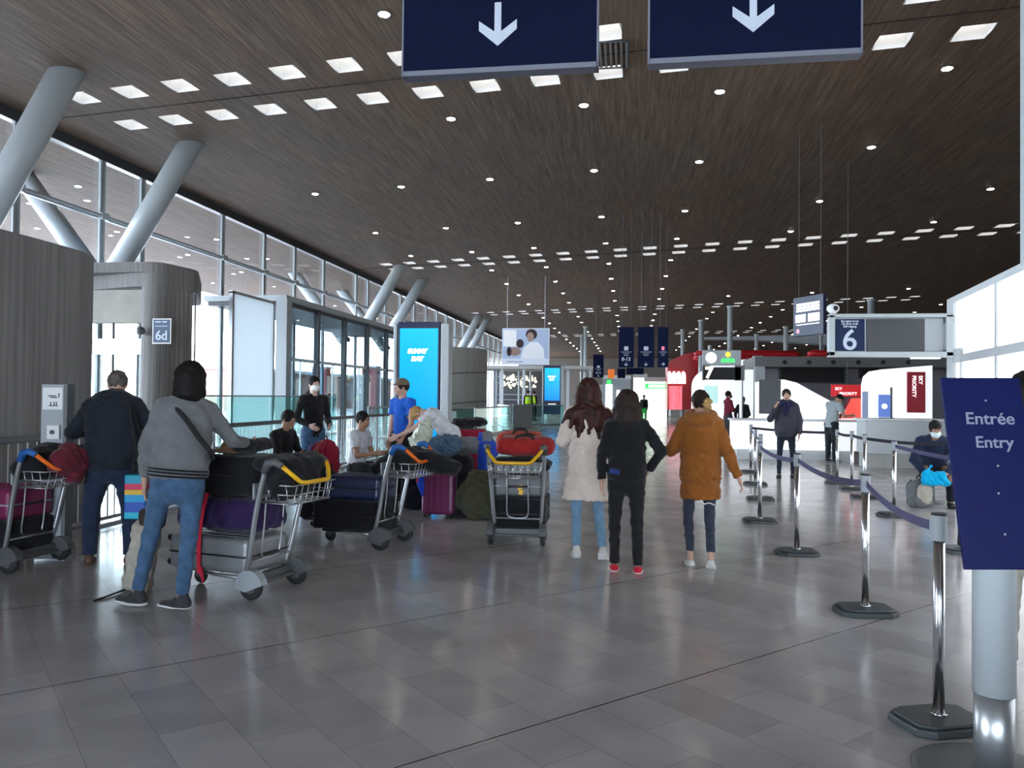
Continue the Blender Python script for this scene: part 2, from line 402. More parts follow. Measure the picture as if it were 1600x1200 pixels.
# ------------------------------------------------------------------ the hall: floor, ceiling, light wells
CZ = 8.5
mb = MB(); mb.bb(-60, 60, -25, 160, -.3, 0); fl = tag(mb.build('floor', M['floor']), kind='structure')
_sk = [(-40, .144), (17, .144), (37, .245), (60, .277), (200, .28)]
def skew(y): return float(np.interp(y, [a for a, b in _sk], [b for a, b in _sk]))
def cy(x, y0): return y0-skew(y0)*x
HX = [-12.9+1.375*k for k in range(24)]; HW, HD = .31, .33
HROWS = [(14.95, 0), (16.8, 0), (37.15, 1), (38.75, 1), (61.0, 2), (62.8, 2), (86.0, 3), (88.0, 3)]
xs = sorted([-29, -22, 24, 50]+[v for x in HX for v in (x-HW, x+HW)])
ys = sorted([-22, -10, 5, 28, 50, 74, 100, 125, 160]+[v for y, b in HROWS for v in (y-HD, y+HD)])
mb = MB(); vs = []; fs = []
for j, y in enumerate(ys):
    for i, x in enumerate(xs): vs.append((x, cy(x, y), CZ))
nx = len(xs)
def is_hole(i, j):
    cx = (xs[i]+xs[i+1])/2; cyy = (ys[j]+ys[j+1])/2
    return any(abs(cx-x) < .05 for x in HX) and any(abs(cyy-y) < .05 for y, b in HROWS)
for j in range(len(ys)-1):
    for i in range(nx-1):
        if not is_hole(i, j): fs.append((j*nx+i, (j+1)*nx+i, (j+1)*nx+i+1, j*nx+i+1))
mb.add(vs, fs); tag(mb.build('ceiling', M['ceiling']), kind='structure')
mb = MB(); mb.bb(-29, 50, -40, 175, CZ+1.2, CZ+1.5); tag(mb.build('trim_1', M['concrete']), kind='structure')   # roof over the light wells
# thin joints between the paired rows
for k, y in enumerate((15.9, 37.95, 61.9, 87)):
    mb = MB(); seg = [-15+i*2 for i in range(17)]
    mb.tube([(x, cy(x, y), CZ+.0) for x in seg], .018, 4); tag(mb.build(f'trim_{k+2}', M['blackm']), kind='structure')
# square light wells
def well():
    r = thing('square_ceiling_light', '', 'ceiling light')
    m = MB()
    D = .34
    for a, b, c, d in ((-HW, -HW-.02, -HD, HD), (HW, HW+.02, -HD, HD)): m.bb(min(a, b), max(a, b), c-.02, d+.02, 0, D)
    for a, b in ((-HD, -HD-.02), (HD, HD+.02)): m.bb(-HW, HW, min(a, b), max(a, b), 0, D)
    m.build('frame', M['white'], r)
    m = MB(); m.bb(-HW-.02, HW+.02, -HD-.02, HD+.02, D, D+.03); m.build('diffuser', M['sky'], r)
    return r
w0 = well(); wk = kidmap(w0); first = True
NUM = 'first second third fourth fifth sixth seventh eighth ninth tenth eleventh twelfth thirteenth fourteenth fifteenth sixteenth seventeenth eighteenth nineteenth twentieth'.split()+['twenty-'+w for w in 'first second third fourth fifth'.split()]
names = ['square recessed light in the double row nearest the camera, across the brown ceiling', 'square recessed light in the second double row from the camera', 'square recessed light in the third double row, above the hanging advert', 'tiny square recessed light in the farthest double row of the ceiling']
for y, b in HROWS:
    for x in HX:
        if b == 0 and x > 9.5 or b >= 2 and False: continue
        o = w0 if first else copy_tree(w0, wk); first = False
        o.location = (x, cy(x, y), CZ+.001); o.rotation_euler = (0, 0, -math.atan(skew(y)))
        tag(o, 'square ceiling light, '+NUM[HX.index(x)]+' from the left in the '+('nearer' if HROWS.index((y, b)) % 2 == 0 else 'farther')+' row of the '+('nearest', 'second', 'third', 'farthest')[b]+' pair', 'ceiling light', ['squares of the nearest double row', 'squares of the second double row', 'squares of the third double row', 'squares of the farthest double row'][b])
# round downlights
r0 = thing('downlight', '', 'ceiling light')
m = MB(); m.lathe([(.135, 0.012), (.135, .03)], n=20); m.build('ring', M['dark'], r0)
m = MB(); m.lathe([(.095, .0), (.105, .012)], n=20); m.build('lamp', M['lamp'], r0)
dk = kidmap(r0); first = True
DY = [7.7, 13.1, 18.5, 23.9, 30.1, 35.3, 40.7, 45.9, 51.2, 56.4, 66.5, 71.7, 77, 82.2, 92, 98, 104, 110, 117]
for i, y in enumerate(DY):
    for x in (-10.85, -7.6, -4.5, -1.15, 1.95, 6.5, 11.6, 17.0, 22.0):
        if x < -10 and (y < 23 or y > 40): continue
        if x < -7 and y < 20: continue
        if x > 11 and y < 28: continue
        if x > 12 and y < 50: continue
        if x > 6 and 36 < y < 56: continue
        o = r0 if first else copy_tree(r0, dk); first = False
        o.location = (x, cy(x, y), CZ-.03); CX = [-10.85, -7.6, -4.5, -1.15, 1.95, 6.5, 11.6, 17.0, 22.0]; dl = 'round downlight, '+NUM[CX.index(x)]+' column from the left, '+NUM[i]+' row away from the camera'
        if y < 36: tag(o, dl, 'downlight', 'near round downlights')
        elif y < 60: tag(o, dl, 'downlight', 'middle round downlights')
        else: tag(o, dl.replace('round', 'tiny round'), 'downlight', 'far round downlights')
# lights of the canopy outside the facade
for i, (x, y) in enumerate([(-18.5, 24), (-22, 26), (-18.5, 28.5), (-25, 30), (-22, 31), (-18.5, 33), (-25, 36), (-22, 36.5), (-18.5, 38), (-26, 41), (-22, 42), (-26, 46)]):
    o = copy_tree(r0, dk); o.location = (x, y, CZ-.03); tag(o, 'small downlight of the outdoor canopy beyond the glass, '+NUM[i]+' from the camera', 'downlight', 'canopy downlights outside')

m = MB(); m.bb(-29, -9, -16.5, -16, 0, CZ); m.bb(9, 50, -16.5, -16, 0, CZ); m.bb(-9, 9, -16.5, -16, 0, 1.0); m.bb(-9, 9, -16.5, -16, 5.6, CZ); tag(m.build('wall_back_added', mat('back_wall', (.5, .5, .48), .8)), kind='structure')  # unseen wall added behind the camera to cut and bounce light
wb = tag(empty('window_fill_added', (0, -16.25, 0)), kind='structure')  # unseen glazed opening, added to let in frontal fill light
m = MB(); m.bb(-9, 9, -.01, .01, 1.0, 5.6); m.build('glass_pane', M['glass'], wb)
m = MB()
for x in range(-9, 10, 3): m.bb(x-.05, x+.05, -.06, .06, 1.0, 5.6)
m.bb(-9, 9, -.06, .06, 3.2, 3.3); m.build('window_frame', M['paint'], wb)
# ------------------------------------------------------------------ glass facade on the left
FX = -15.2
win = tag(empty('window_1', (FX, 0, 0)), kind='structure')
YM = [-12, -8.7, -5.4, -2.1, 1.2, 4.5, 7.8, 11, 14.2, 17.4, 20.6, 22.5, 27.4, 30.8, 33.8, 37.2, 41.9, 43.9, 47.2, 50.5]
while YM[-1] < 118: YM.append(YM[-1]+3.3)
m = MB()
for a, b in zip(YM[:-1], YM[1:]):
    m.bb(-.01, .01, a+.05, b-.05, 6.66, 8.2); m.bb(-.01, .01, a+.05, b-.05, .1, 6.54)
m.build('glass_panes', M['glass'], win)
m = MB(); m.bb(-.12, .12, -12, 118, 8.22, 8.5); m.build('top_rail', M['dark'], win)
m = MB(); m.bb(-.05, .05, -12, 118, 6.54, 6.66); m.cyl((.16, -12, 6.6), (.16, 118, 6.6), .05, 8); m.build('transom', M['paint'], win)
m0 = MB(); m0.bb(.06, .12, -.11, -.05, 0, 8.22); m0.bb(.06, .12, .05, .11, 0, 8.22); m0.bb(.0, .07, -.05, .05, 0, 8.22); m0.box((.15, 0, 6.6), (.16, .3, .2))
mu = m0.build('mullion', M['paint'], win)
for i, y in enumerate(YM):
    o = mu if i == 0 else mu.copy()
    if i: COL.objects.link(o)
    o.parent = win; o.location = (0, y, 0)
# slanting columns
def slant(top, bot, r, label, group=None):
    t = thing('slanted_column', label, 'column', bot, 0, group)
    d = Vector(top)-Vector(bot)
    m = MB(); m.cyl(Vector((0, 0, 0))-d.normalized()*.1, d+d.normalized()*.25, r, 32); m.build('shaft', M['paint'], t, True)
    m = MB(); m.lathe([(r*1.25, -.12), (r*1.25, .05), (r*1.05, .12)], n=24); m.build('base_shoe', M['paint'], t, True)
    return t
slant((-12.2, 15.4, 8.5), (-15.0, 15.4, 3.9), .33, 'thick grey slanted column nearest the camera, cut by the left edge of the photo')
slant((-12.2, 20.3, 8.5), (-14.5, 20.3, 4.85), .31, 'grey slanted column rising from behind the portal with the 6d sign')
slant((-12.2, 40.7, 8.5), (-14.1, 40.7, 5.3), .31, 'grey slanted column above the glass vestibule, nearer of that pair')
slant((-12.35, 45.8, 8.5), (-14.4, 45.8, 5.2), .31, 'grey slanted column just behind its twin and beside the blue screen top')
slant((-12.8, 66.0, 8.5), (-14.6, 66.0, 5.2), .31, 'slanted column over the far concrete drum, left of the pair')
slant((-12.7, 69.5, 8.5), (-14.6, 69.5, 5.2), .31, 'slanted column over the far concrete drum, right of the pair')
for y, l in ((22.3, 'bright slanted column outside the glass, leaning away between the two nearest columns'), (42.9, 'slanted column outside the glass behind the vestibule, nearer one'), (50.5, 'slanted column outside the glass behind the vestibule, farther one')):
    slant((-19.2, y, 8.5), (-16.2, y, 4.7), .31, l)
# ------------------------------------------------------------------ curved concrete wall at far left
pl = [(-6.3, 3.0), (-6.28, 5.5), (-6.25, 7.5), (-6.27, 8.2), (-6.4, 8.6), (-6.65, 8.75), (-7.4, 8.8), (-7.4, 3.0)]
m = MB(); m.prism(pl, 0, 3.16); tag(m.build('wall_left', M['concrete']), kind='structure')
# concrete portal with the door and the 6d sign
po = tag(empty('wall_portal', (0, 0, 0)), kind='structure')
pier = round_poly([(-11.5, 17.0), (-10.98, 17.0), (-10.74, 18.3), (-11.5, 18.3)], .3, 6)
m = MB(); m.prism(pier, 0, 4.05)
for k in range(8):
    t = (k+.5)/8; m.cyl((-10.98+.24*t+.0, 17.1+1.2*t, 0), (-10.98+.24*t, 17.1+1.2*t, 4.0), .025, 6)
m.build('pier', M['concrete'], po)
m = MB(); m.prism(round_poly([(-15, 17.0), (-10.98, 17.0), (-10.74, 18.3), (-12.2, 21.0), (-15, 21.0)], .35, 8), 4.38, 4.62); m.prism(round_poly([(-15, 18.2), (-11.6, 17.05), (-10.98, 17.0), (-10.74, 18.3), (-12.2, 21.0), (-15, 21.0)], .3, 6), 4.05, 4.38); m.build('roof_slab', M['concrete'], po)
m = MB(); m.bb(-15, -11.45, 17.15, 17.4, 3.2, 3.98); m.build('lintel_panel', M['concrete_light'], po)
m = MB(); m.bb(-15, -11.45, 17.3, 17.45, 2.45, 2.75); m.bb(-15, -11.45, 17.2, 17.3, 2.74, 2.82); m.bb(-12.45, -12.35, 17.3, 17.4, 0, 3.2); m.bb(-11.75, -11.7, 17.3, 17.4, 0, 2.45); m.build('door_frame', M['alu'], po)
m = MB(); m.bb(-15, -11.45, 17.34, 17.36, .02, 2.45); m.build('door_glass', M['cglass'], po)
cm = thing('security_camera', 'small white dome camera on an arm in the bright portal opening', 'camera', (-11.3, 17.0, 2.78))
m = MB(); m.tube([(0, .1, 0), (0, -.05, .18), (0, -.12, .2)], .03, 8); m.build('arm', M['white'], cm, True)
sdf('dome', [('+', ('e', (0, -.16, .2), (.1, .1, .1)), 0)], M['greyp'], cm, .02)
sg = thing('gate_sign', 'small dark blue hanging sign reading 6d on the concrete portal pier', 'sign', (-10.78, 16.86, 0))
m = MB(); m.bb(-.23, .23, 0, .04, 2.68, 3.26); m.build('board', M['alu'], sg); m = MB(); m.bb(-.2, -.05, .04, .2, 2.9, 3.0); m.build('bracket', M['alu'], sg)
m = MB(); m.bb(-.215, .215, -.006, 0, 2.695, 3.245); m.build('face', mat('sign_face', (.05, .09, .16), .5), sg)
text('6d', 'lettering', .3, M['lit_grey'], sg, (0, -.012, 2.86), (PI/2, 0, 0), bold=.008)
m = MB(); m.bb(-.16, -.02, -.012, -.006, 3.17, 3.2); m.bb(.02, .13, -.012, -.006, 3.17, 3.2); m.bb(-.17, .15, -.012, -.006, 3.08, 3.095); m.build('small_print', M['lit_grey'], sg)
# ------------------------------------------------------------------ railing along the floor opening
rl = thing('railing', 'long grey railing with thin vertical bars running past the waiting travellers', 'railing', (-6.0, 0, 0))
m = MB(); m.tube([(0, 3.0, 1.05), (0, 27, 1.05)], .035, 8); m.build('handrail', M['greyp'], rl, True)
m = MB(); m.bb(-.02, .02, 3.0, 27, .06, .1); m.bb(-.05, .05, 3.0, 27, 0, .03); m.build('bottom_rail', M['alu'], rl)
m = MB(); y = 3.0
while y < 27: m.cyl((0, y, .08), (0, y, 1.03), .009, 6); y += .125
tag(m.build('bars', M['alu'], rl), kind='stuff')
b0 = None
for i in range(10):
    y = 3.2+i*2.5
    if b0 is None:
        m = MB(); m.bb(-.02, .02, -.03, .03, 0, 1.03); b0 = m.build('post', M['lgrey'], rl); o = b0
    else: o = b0.copy(); COL.objects.link(o); o.parent = rl
    o.location = (0, y, 0)
# ------------------------------------------------------------------ bright entrance zone behind the railing
gb = thing('glass_barrier', 'long green-tinted glass barrier standing behind the railing', 'barrier', (-11.4, 0, 0))
for i in range(4):
    m = MB(); m.bb(-.01, .01, 18+i*2.9, 20.8+i*2.9, .06, 1.45); m.build('glass_panel', M['teal'], gb)
m = MB(); m.bb(-.03, .03, 18, 29.5, 1.45, 1.49); m.bb(-.04, .04, 18, 29.5, 0, .06); m.build('rail', M['alu'], gb)
fp = thing('frosted_screen', 'tall pale grey frosted screen beside the glass vestibule', 'screen wall', (-12.05, 0, 0))
m = MB(); m.bb(-.04, .04, 22.5, 25.2, .05, 4.6); m.build('panel', M['frost'], fp)
m = MB(); m.bb(-.06, .06, 22.38, 22.5, 0, 4.65); m.bb(-.06, .06, 25.2, 25.3, 0, 4.65); m.bb(-.06, .06, 22.38, 25.3, 4.6, 4.68); m.build('frame', M['alu'], fp)
cl = thing('entrance_column', 'slim pale grey column at the corner of the glass vestibule', 'column', (-12.0, 26.0, 0))
m = MB(); m.bb(-.2, .2, -.2, .2, 0, 4.85); m.build('shaft', M['paint'], cl)
m = MB(); m.bb(-.24, .24, -.24, .24, 0, .1); m.build('base', M['alu'], cl)
ve = thing('glass_vestibule', 'dark-framed glass entrance vestibule left of the tall blue screen', 'vestibule', (-12.2, 0, 0))
m = MB(); m.bb(-3.0, .15, 26.3, 41.5, 4.85, 5.05); m.build('roof', M['paint'], ve)
m = MB(); m.bb(-2.9, 0, 26.4, 41.4, 4.7, 4.84); m.build('ceiling_panel', M['dark'], ve)
for i in range(6):
    y = 26.5+i*2.95
    m = MB(); m.bb(-.1, .1, y-.1, y+.1, 0, 4.85); m.build('post', M['dark'], ve)
    if i < 5:
        m = MB(); m.bb(-.012, .012, y+.1, y+2.85, .05, 4.7); m.build('pane', M['dglass'], ve)
m = MB(); m.bb(-.05, .05, 26.5, 41.3, 2.75, 2.87); m.build('door_header', M['alu'], ve)
for i in range(4):
    m = MB(); y = 27.9+i*3.2; m.bb(-.03, .03, y-.03, y+.03, 0, 2.75); m.build('door_stile', M['alu'], ve)
# things outside, seen through the vestibule
for i, (x, y, w, h, c, nm) in enumerate([(-22, 54, 1.0, 3.4, 'redd', 'dark red'), (-21, 60, .9, 3.0, 'panel', 'grey'), (-23, 68, 1.3, 4.0, 'redd', 'brick red'), (-20, 72, 1.0, 3.0, 'concrete_mid', 'concrete')]):
    t = thing('street_pillar', f'{nm} pillar outside seen through the glass vestibule, ' + ['nearest of the four', 'second of the four', 'third and tallest of the four', 'farthest of the four'][i], 'pillar', (x, y, 0))
    m = MB(); m.bb(-w/2, w/2, -w/2, w/2, 0, h); m.build('shaft', M[c], t)
    m = MB(); m.bb(-w/2-.05, w/2+.05, -w/2-.05, w/2+.05, h, h+.15); m.build('cap', M['white'], t)
ob = thing('station_building', 'grey and terracotta building outside, seen through the vestibule glass', 'building', (-36, 84, 0))
m = MB(); m.bb(-3, 3, -22, 22, 0, 3.6); m.build('wall', mat('terracotta', (.30, .17, .13), .8), ob)
m = MB(); m.bb(-3.2, 3.2, -22.2, 22.2, 3.6, 3.9); m.build('roof', M['panel'], ob)
for i in range(9):
    m = MB(); y = -20+i*4.8; m.bb(3, 3.06, y, y+2.2, .8, 3.0); m.build('window', M['dark'], ob)
# ------------------------------------------------------------------ far concrete drum
c0 = Vector((-7.85, 32.6)); rr = 1.85
poly = [(c0.x+rr*math.cos(2*PI*k/40), c0.y+rr*1.15*math.sin(2*PI*k/40)) for k in range(40)]
dr = thing('concrete_drum', 'round pale concrete drum behind the big blue screen', 'drum', (0, 0, 0))
m = MB(); m.prism(poly, 0, 3.5); o = m.build('wall', M['concrete_mid'], dr)
for zz in (2.35, 1.15):
    m = MB(); m.tube([(c0.x+(rr+.005)*math.cos(a), c0.y+(rr+.005)*1.15*math.sin(a), zz+.18*math.cos(a)) for a in [2*PI*k/40 for k in range(40)]], .025, 4, closed=True); m.build('joint', M['concrete'], dr)
tg = thing('glass_balustrade', 'green glass balustrade in front of the concrete drum and beyond it', 'balustrade', (0, 0, 0))
pts = [(-9.4, 27.5), (-5.6, 28.2), (-5.3, 35.0), (-6.9, 41.0), (-3.6, 43.0)]
for (x0, y0), (x1, y1) in zip(pts[:-1], pts[1:]):
    L = math.hypot(x1-x0, y1-y0); a = math.atan2(y1-y0, x1-x0)
    m = MB(); m.box(((x0+x1)/2, (y0+y1)/2, .58), (L, .02, 1.0), a); m.build('glass_panel', M['teal'], tg)
    m = MB(); m.tube([(x0, y0, 1.1), (x1, y1, 1.1)], .03, 8); m.box(((x0+x1)/2, (y0+y1)/2, .04), (L, .06, .08), a); m.build('rail', M['alu'], tg)
    m = MB(); m.cyl((x0, y0, 0), (x0, y0, 1.12), .035, 8); m.build('post', M['alu'], tg)
# ------------------------------------------------------------------ hanging direction signs, nearest
def arrow_poly(cx, cz, s):       # downward arrow outline in the xz plane, s = height
    w = s*.155/2; h = s
    return [(cx-w, cz+h*.5), (cx-w, cz-h*.17), (cx-s*.44, cz+h*.09), (cx-s*.44, cz-h*.13), (cx, cz-h*.5), (cx+s*.44, cz-h*.13), (cx+s*.44, cz+h*.09), (cx+w, cz-h*.17), (cx+w, cz+h*.5)]
def big_sign(x0, x1, z0, Y, cx, cz, lab):
    t = thing('hanging_direction_sign', lab, 'sign', ((x0+x1)/2, Y, 0)); w = x1-x0; h = 1.3
    m = MB(); m.bb(-w/2, w/2, 0, .1, z0+.03, z0+h); m.build('board', M['navy'], t)
    m = MB(); m.bb(-w/2-.005, w/2+.005, -.004, .104, z0, z0+.035); m.bb(-w/2-.012, -w/2, -.004, .104, z0, z0+h); m.bb(w/2, w/2+.012, -.004, .104, z0, z0+h); m.build('edge_trim', mat('sign_edge', (.16, .17, .22), .5), t)
    m = MB(); m.xz(arrow_poly(cx-(x0+x1)/2, cz, .30), -.006, 0); m.build('arrow', M['lit_grey'], t)
    for s in (-1, 1):
        m = MB(); m.cyl((s*w*.35, .05, z0+h), (s*w*.35, .05, CZ), .006, 6); m.build('hanger_rod', M['greyp'], t)
Ys = 5.3
a = AY(630, 121, Ys); b = AY(932, 103, Ys); c = AY(778, 38, Ys); big_sign(a.x, b.x, (a.z+b.z)/2, Ys, c.x, c.z, 'large navy hanging sign with a white down arrow, left one of the two')
a = AY(1015, 103, Ys); b = AY(1345, 80, Ys); c = AY(1177, 15, Ys); big_sign(a.x, b.x, (a.z+b.z)/2, Ys, c.x, c.z, 'large navy hanging sign with a white down arrow, right one of the two')
g = thing('ceiling_grille', 'dark slatted grille in the ceiling between the two large navy signs', 'grille', (.0-.55, cy(-.55, 15.9), CZ-.02))
for k in range(9):
    m = MB(); m.bb(-.42+k*.105-.02, -.42+k*.105+.02, -.6, .6, -.02, .015); m.build('slat', M['concrete'], g)
m = MB(); m.tube([(-.46, -.62, 0), (.46, -.62, 0), (.46, .62, 0), (-.46, .62, 0)], .02, 4, closed=True); m.build('frame', M['dark'], g)

# ------------------------------------------------------------------ backlit frosted wall on the right
P0 = Vector((6.50, 17.1)); P1 = Vector((5.92, 13.0)); dv = (P1-P0).normalized()
rw = tag(empty('window_2', (0, 0, 0)), kind='structure')
def on_wall(px):      # distance along the wall seen at photo column px
    d = _ray(px, 560); n2 = Vector((dv.y, -dv.x)); dd = Vector((d.x, d.y)); s = (n2.dot(P0))/(n2.dot(dd)); q = dd*s; return (q-P0).dot(dv)
ang = math.atan2(dv.y, dv.x)
def wbox(m, s0, s1, z0, z1, th=.06, off=0.0):
    q = P0+dv*(s0+s1)/2; nn = Vector((dv.y, -dv.x)); q = q+nn*off
    m.box((q.x, q.y, (z0+z1)/2), (abs(s1-s0), th, z1-z0), ang)
sa = on_wall(1494); sb2 = on_wall(1560); step = sb2-sa
marks = [sa+step*k for k in range(6)]
for s0, s1 in zip(marks[:-1], marks[1:]):
    m = MB(); wbox(m, s0+.05, s1-.05, 2.44, 3.52, .03); wbox(m, s0+.05, s1-.05, .12, 2.32, .03); m.build('backlit_pane', M['glowpanel'], rw)
m = MB()
for s in marks[1:]: wbox(m, s-.05, s+.05, 0, 3.6, .09)
wbox(m, sa-.5, sa+.02, 0, 3.62, .12); wbox(m, sa-.5, marks[-1], 3.52, 3.64, .12); wbox(m, sa, marks[-1], 2.3, 2.45, .1); wbox(m, sa, marks[-1], 0, .12, .1)
m.build('frame', M['panel'], rw)
q = P0+dv*on_wall(1606)
m = MB(); m.bb(q.x-.06, q.x+.1, q.y-.1, q.y+.1, 3.6, CZ-.05); tag(m.build('trim_9', M['paint']), kind='structure')
# glass booth at the end of the backlit wall
q = P0+dv*(sa-.5)
bo = thing('glass_booth', 'grey-framed glass booth end beside the backlit wall, left of the blue entry sign', 'booth', (q.x, q.y, 0), ang-PI/2+PI)
m = MB(); m.bb(-.06, .06, -1.1, -1.02, 0, 2.55); m.bb(-.06, .06, -.06, .02, 0, 2.55); m.bb(-.07, .07, -1.1, 0, 2.45, 2.58); m.bb(-.07, .07, -1.1, 0, 1.02, 1.1); m.build('frame', M['panel'], bo)
m = MB(); m.bb(-.01, .01, -1.02, -.06, 1.1, 2.45); m.build('pane', M['dglass'], bo)
m = MB(); m.bb(-.04, .04, -1.02, -.06, 0, 1.02); m.build('lower_panel', M['white'], bo)
# ------------------------------------------------------------------ gate sign 6
Y6 = 14.8
a = AY(1296, 492, Y6); b = AY(1352, 548, Y6); c = AY(1476, 492, Y6); z1 = a.z; z0 = AY(1296, 556, Y6).z
s6 = thing('desk_sign', 'wide overhead sign board with a large 6 on navy and a blank dark screen', 'sign', (a.x, Y6, 0)); w = c.x-a.x+.15
m = MB(); m.bb(0, w, 0, .18, z1-.05, z1+.02); m.bb(0, w, 0, .18, z0-.02, z0+.08); m.bb(0, .1, 0, .18, z0, z1); m.bb(w-.12, w, 0, .18, z0, z1); m.bb(.05, w-.1, .12, .18, z0, z1); m.build('frame', M['paint'], s6, bevel=.01)
x1 = b.x-a.x+.05; m = MB(); m.bb(.1, x1-.04, .06, .12, z0+.09, z1-.07); m.build('number_board', mat('board6', (.006, .018, .07), .5, spec=.2), s6)
m = MB()
for q4 in ((.085, x1-.03, z0+.075, z0+.09), (.085, x1-.03, z1-.07, z1-.055)): m.bb(q4[0], q4[1], .05, .12, q4[2], q4[3])
m.bb(.085, .1, .05, .12, z0+.08, z1-.06); m.bb(x1-.045, x1-.03, .05, .12, z0+.08, z1-.06); m.build('board_frame', M['lgrey'], s6)
text('6', 'lettering', .52, M['lit_grey'], s6, ((.1+x1-.04)/2, .052, z0+.275), (PI/2, 0, 0), bold=.006)
for k, (s, wd) in enumerate((('Enregistrement', .5), ('Check-in desk', .4), ('Abfertigung', .36))):
    text(s, 'small_print', .048, M['lit_grey'], s6, ((.1+x1-.04)/2, .052, z1-.11-k*.048), (PI/2, 0, 0), bold=.002)
m = MB(); m.bb(x1, w-.45, .08, .12, z0+.09, z1-.07); m.build('screen', mat('screen_off', (.018, .022, .032), .25), s6)
m = MB(); m.bb(w-.45, w-.1, .085, .12, z0+.09, z1-.07); m.build('end_panel', M['lgrey'], s6)
m = MB(); m.bb(w*.68, w*.9, .02, .16, z0-.045, z0-.02); m.build('under_lamp', M['glowpanel'], s6)
m = MB(); m.bb(w-.14, w+.01, .02, .16, z1-.15, z1-.02); m.bb(w-.14, w+.01, .02, .16, z0, z0+.12); m.build('wall_bracket', M['greyp'], s6)
dc = thing('dome_camera', 'round white dome camera on the left corner of the overhead sign 6', 'camera', (a.x+.08, Y6+.08, z1+.02))
sdf('housing', [('+', ('e', (0, 0, .1), (.11, .11, .09)), 0), ('+', ('c', (0, 0, -.02), (0, 0, .05), .05, .05), .02), ('-', ('e', (.03, -.1, .1), (.05, .05, .05)), .01)], M['white'], dc, .012)
sdf('lens', [('+', ('e', (.03, -.065, .1), (.045, .045, .045)), 0)], M['black'], dc, .01)
# ------------------------------------------------------------------ overhead desk sign 7 with light box
Y7 = 22.6
a = AY(1098, 547, Y7); b = AY(1158, 571, Y7); c = AY(1100, 593, Y7)
s7 = thing('desk_light_box', 'grey overhead light box with white and green lights above a display reading 7', 'sign', (a.x, Y7, 0)); w = b.x-a.x
m = MB(); m.bb(0, w, 0, .2, b.z, a.z); m.build('box', M['lgrey'], s7, bevel=.02)
zc = (a.z+b.z)/2; m = MB(); m.xz([(w*.22+.15*math.cos(t), zc+.15*math.sin(t)) for t in [2*PI*k/24 for k in range(24)]], -.01, 0); m.build('round_lamp', M['lit_white'], s7)
m = MB(); m.xz([(w*.66+.075*math.cos(t), zc+.09+.075*math.sin(t)) for t in [2*PI*k/20 for k in range(20)]], -.012, 0); m.build('yellow_lamp', M['yell'], s7)
m = MB(); m.xz(round_poly([(w*.66-.2, zc-.13), (w*.66+.2, zc-.13), (w*.66+.17, zc-.02), (w*.66-.17, zc-.02)], .03), -.01, 0); m.build('green_lamp', M['green'], s7)
m = MB(); m.bb(.03, w, .02, .18, c.z, b.z-.05); m.build('display', M['blackm'], s7)
m = MB(); m.bb(0, .05, .02, .18, c.z-.02, b.z); m.build('display_side', M['greyp'], s7); m = MB(); m.bb(w*.85, w+.1, .02, .18, c.z-.02, b.z); m.build('display_side', M['greyp'], s7)
text('7', 'lettering', .42, glow('seven', (1, .93, .6), 1.3), s7, (w*.17, .012, (c.z+b.z)/2-.02), (PI/2, 0, 0), bold=.02)
m = MB(); m.cyl((w+.02, .1, 0), (w+.02, .1, b.z), .05, 10); m.build('post', M['alu'], s7)
# hanging information sign (white blocks of text), seen at an angle
hs = thing('hanging_information_sign', 'dark blue hanging sign with glowing white text blocks, turned sideways beside the 6 sign', 'sign', (4.45, 20.7, 0), R(28))
m = MB(); m.bb(-.05, .05, -.55, .55, 3.15, 4.15); m.build('board', mat('info_board', (.02, .03, .07), .4), hs, bevel=.01)
m = MB(); m.bb(-.058, -.05, -.42, .42, 3.92, 3.98); m.bb(-.058, -.05, -.42, .42, 3.84, 3.9); m.bb(-.058, -.05, -.42, .42, 3.77, 3.82); m.bb(-.058, -.05, .08, .45, 3.5, 3.7); m.bb(-.058, -.05, -.42, -.02, 3.5, 3.7); m.bb(-.058, -.05, -.42, .42, 3.43, 3.45); m.build('white_text', M['lit_white'], hs)
m = MB(); m.xz([(.36+.06*math.cos(t), 3.28+.06*math.sin(t)) for t in [2*PI*k/16 for k in range(16)]], -.004, .004)
o = m.build('round_mark', mat('pink_mark', (.8, .3, .4), .5, emis=(.9, .5, .6), estr=.4), hs); o.rotation_euler = (0, 0, PI/2); o.location = (-.056, 0, 0)
for yy in (-.4, .4):
    m = MB(); m.cyl((0, yy, 4.15), (0, yy, CZ), .006, 6); m.build('hanger_rod', M['greyp'], hs)
# ------------------------------------------------------------------ check-in islands on the right
wd = thing('check_in_counter', 'pale grey straight check-in counter with a grey plinth behind the masked officer', 'counter', (5.5, 18.95, 0))
m = MB(); m.bb(-.2, 2.6, 0, .7, .32, 1.08); m.build('body', M['panel'], wd, bevel=.01)
m = MB(); m.bb(-.15, 2.55, .06, .66, 0, .32); m.build('plinth', M['concrete_mid'], wd)
m = MB(); m.bb(-.25, 2.65, -.05, .75, 1.08, 1.12); m.build('worktop', M['white'], wd, bevel=.005)
wg = mat('white_gloss_glow', (.82, .84, .86), .3, emis=(.95, .98, 1), estr=.6)  # emission stands in for strong light on plain white panels, no lamps inside
desk = thing('white_wave_desk', 'long glossy white check-in desk with a sweeping wave-shaped back', 'counter', (0, 21.6, 0))
def XZ(px, py, Y): v = AY(px, py, Y); return (v.x, v.z)
wave = [XZ(*p, 21.6) for p in ((1183, 597), (1200, 594), (1225, 593), (1245, 598), (1270, 612), (1300, 628), (1330, 642), (1352, 655))]
poly = [(wave[0][0], .95)]+wave+[(wave[-1][0], .95)]
m = MB(); m.xz(poly, 0, .35); m.build('wave_back', wg, desk)
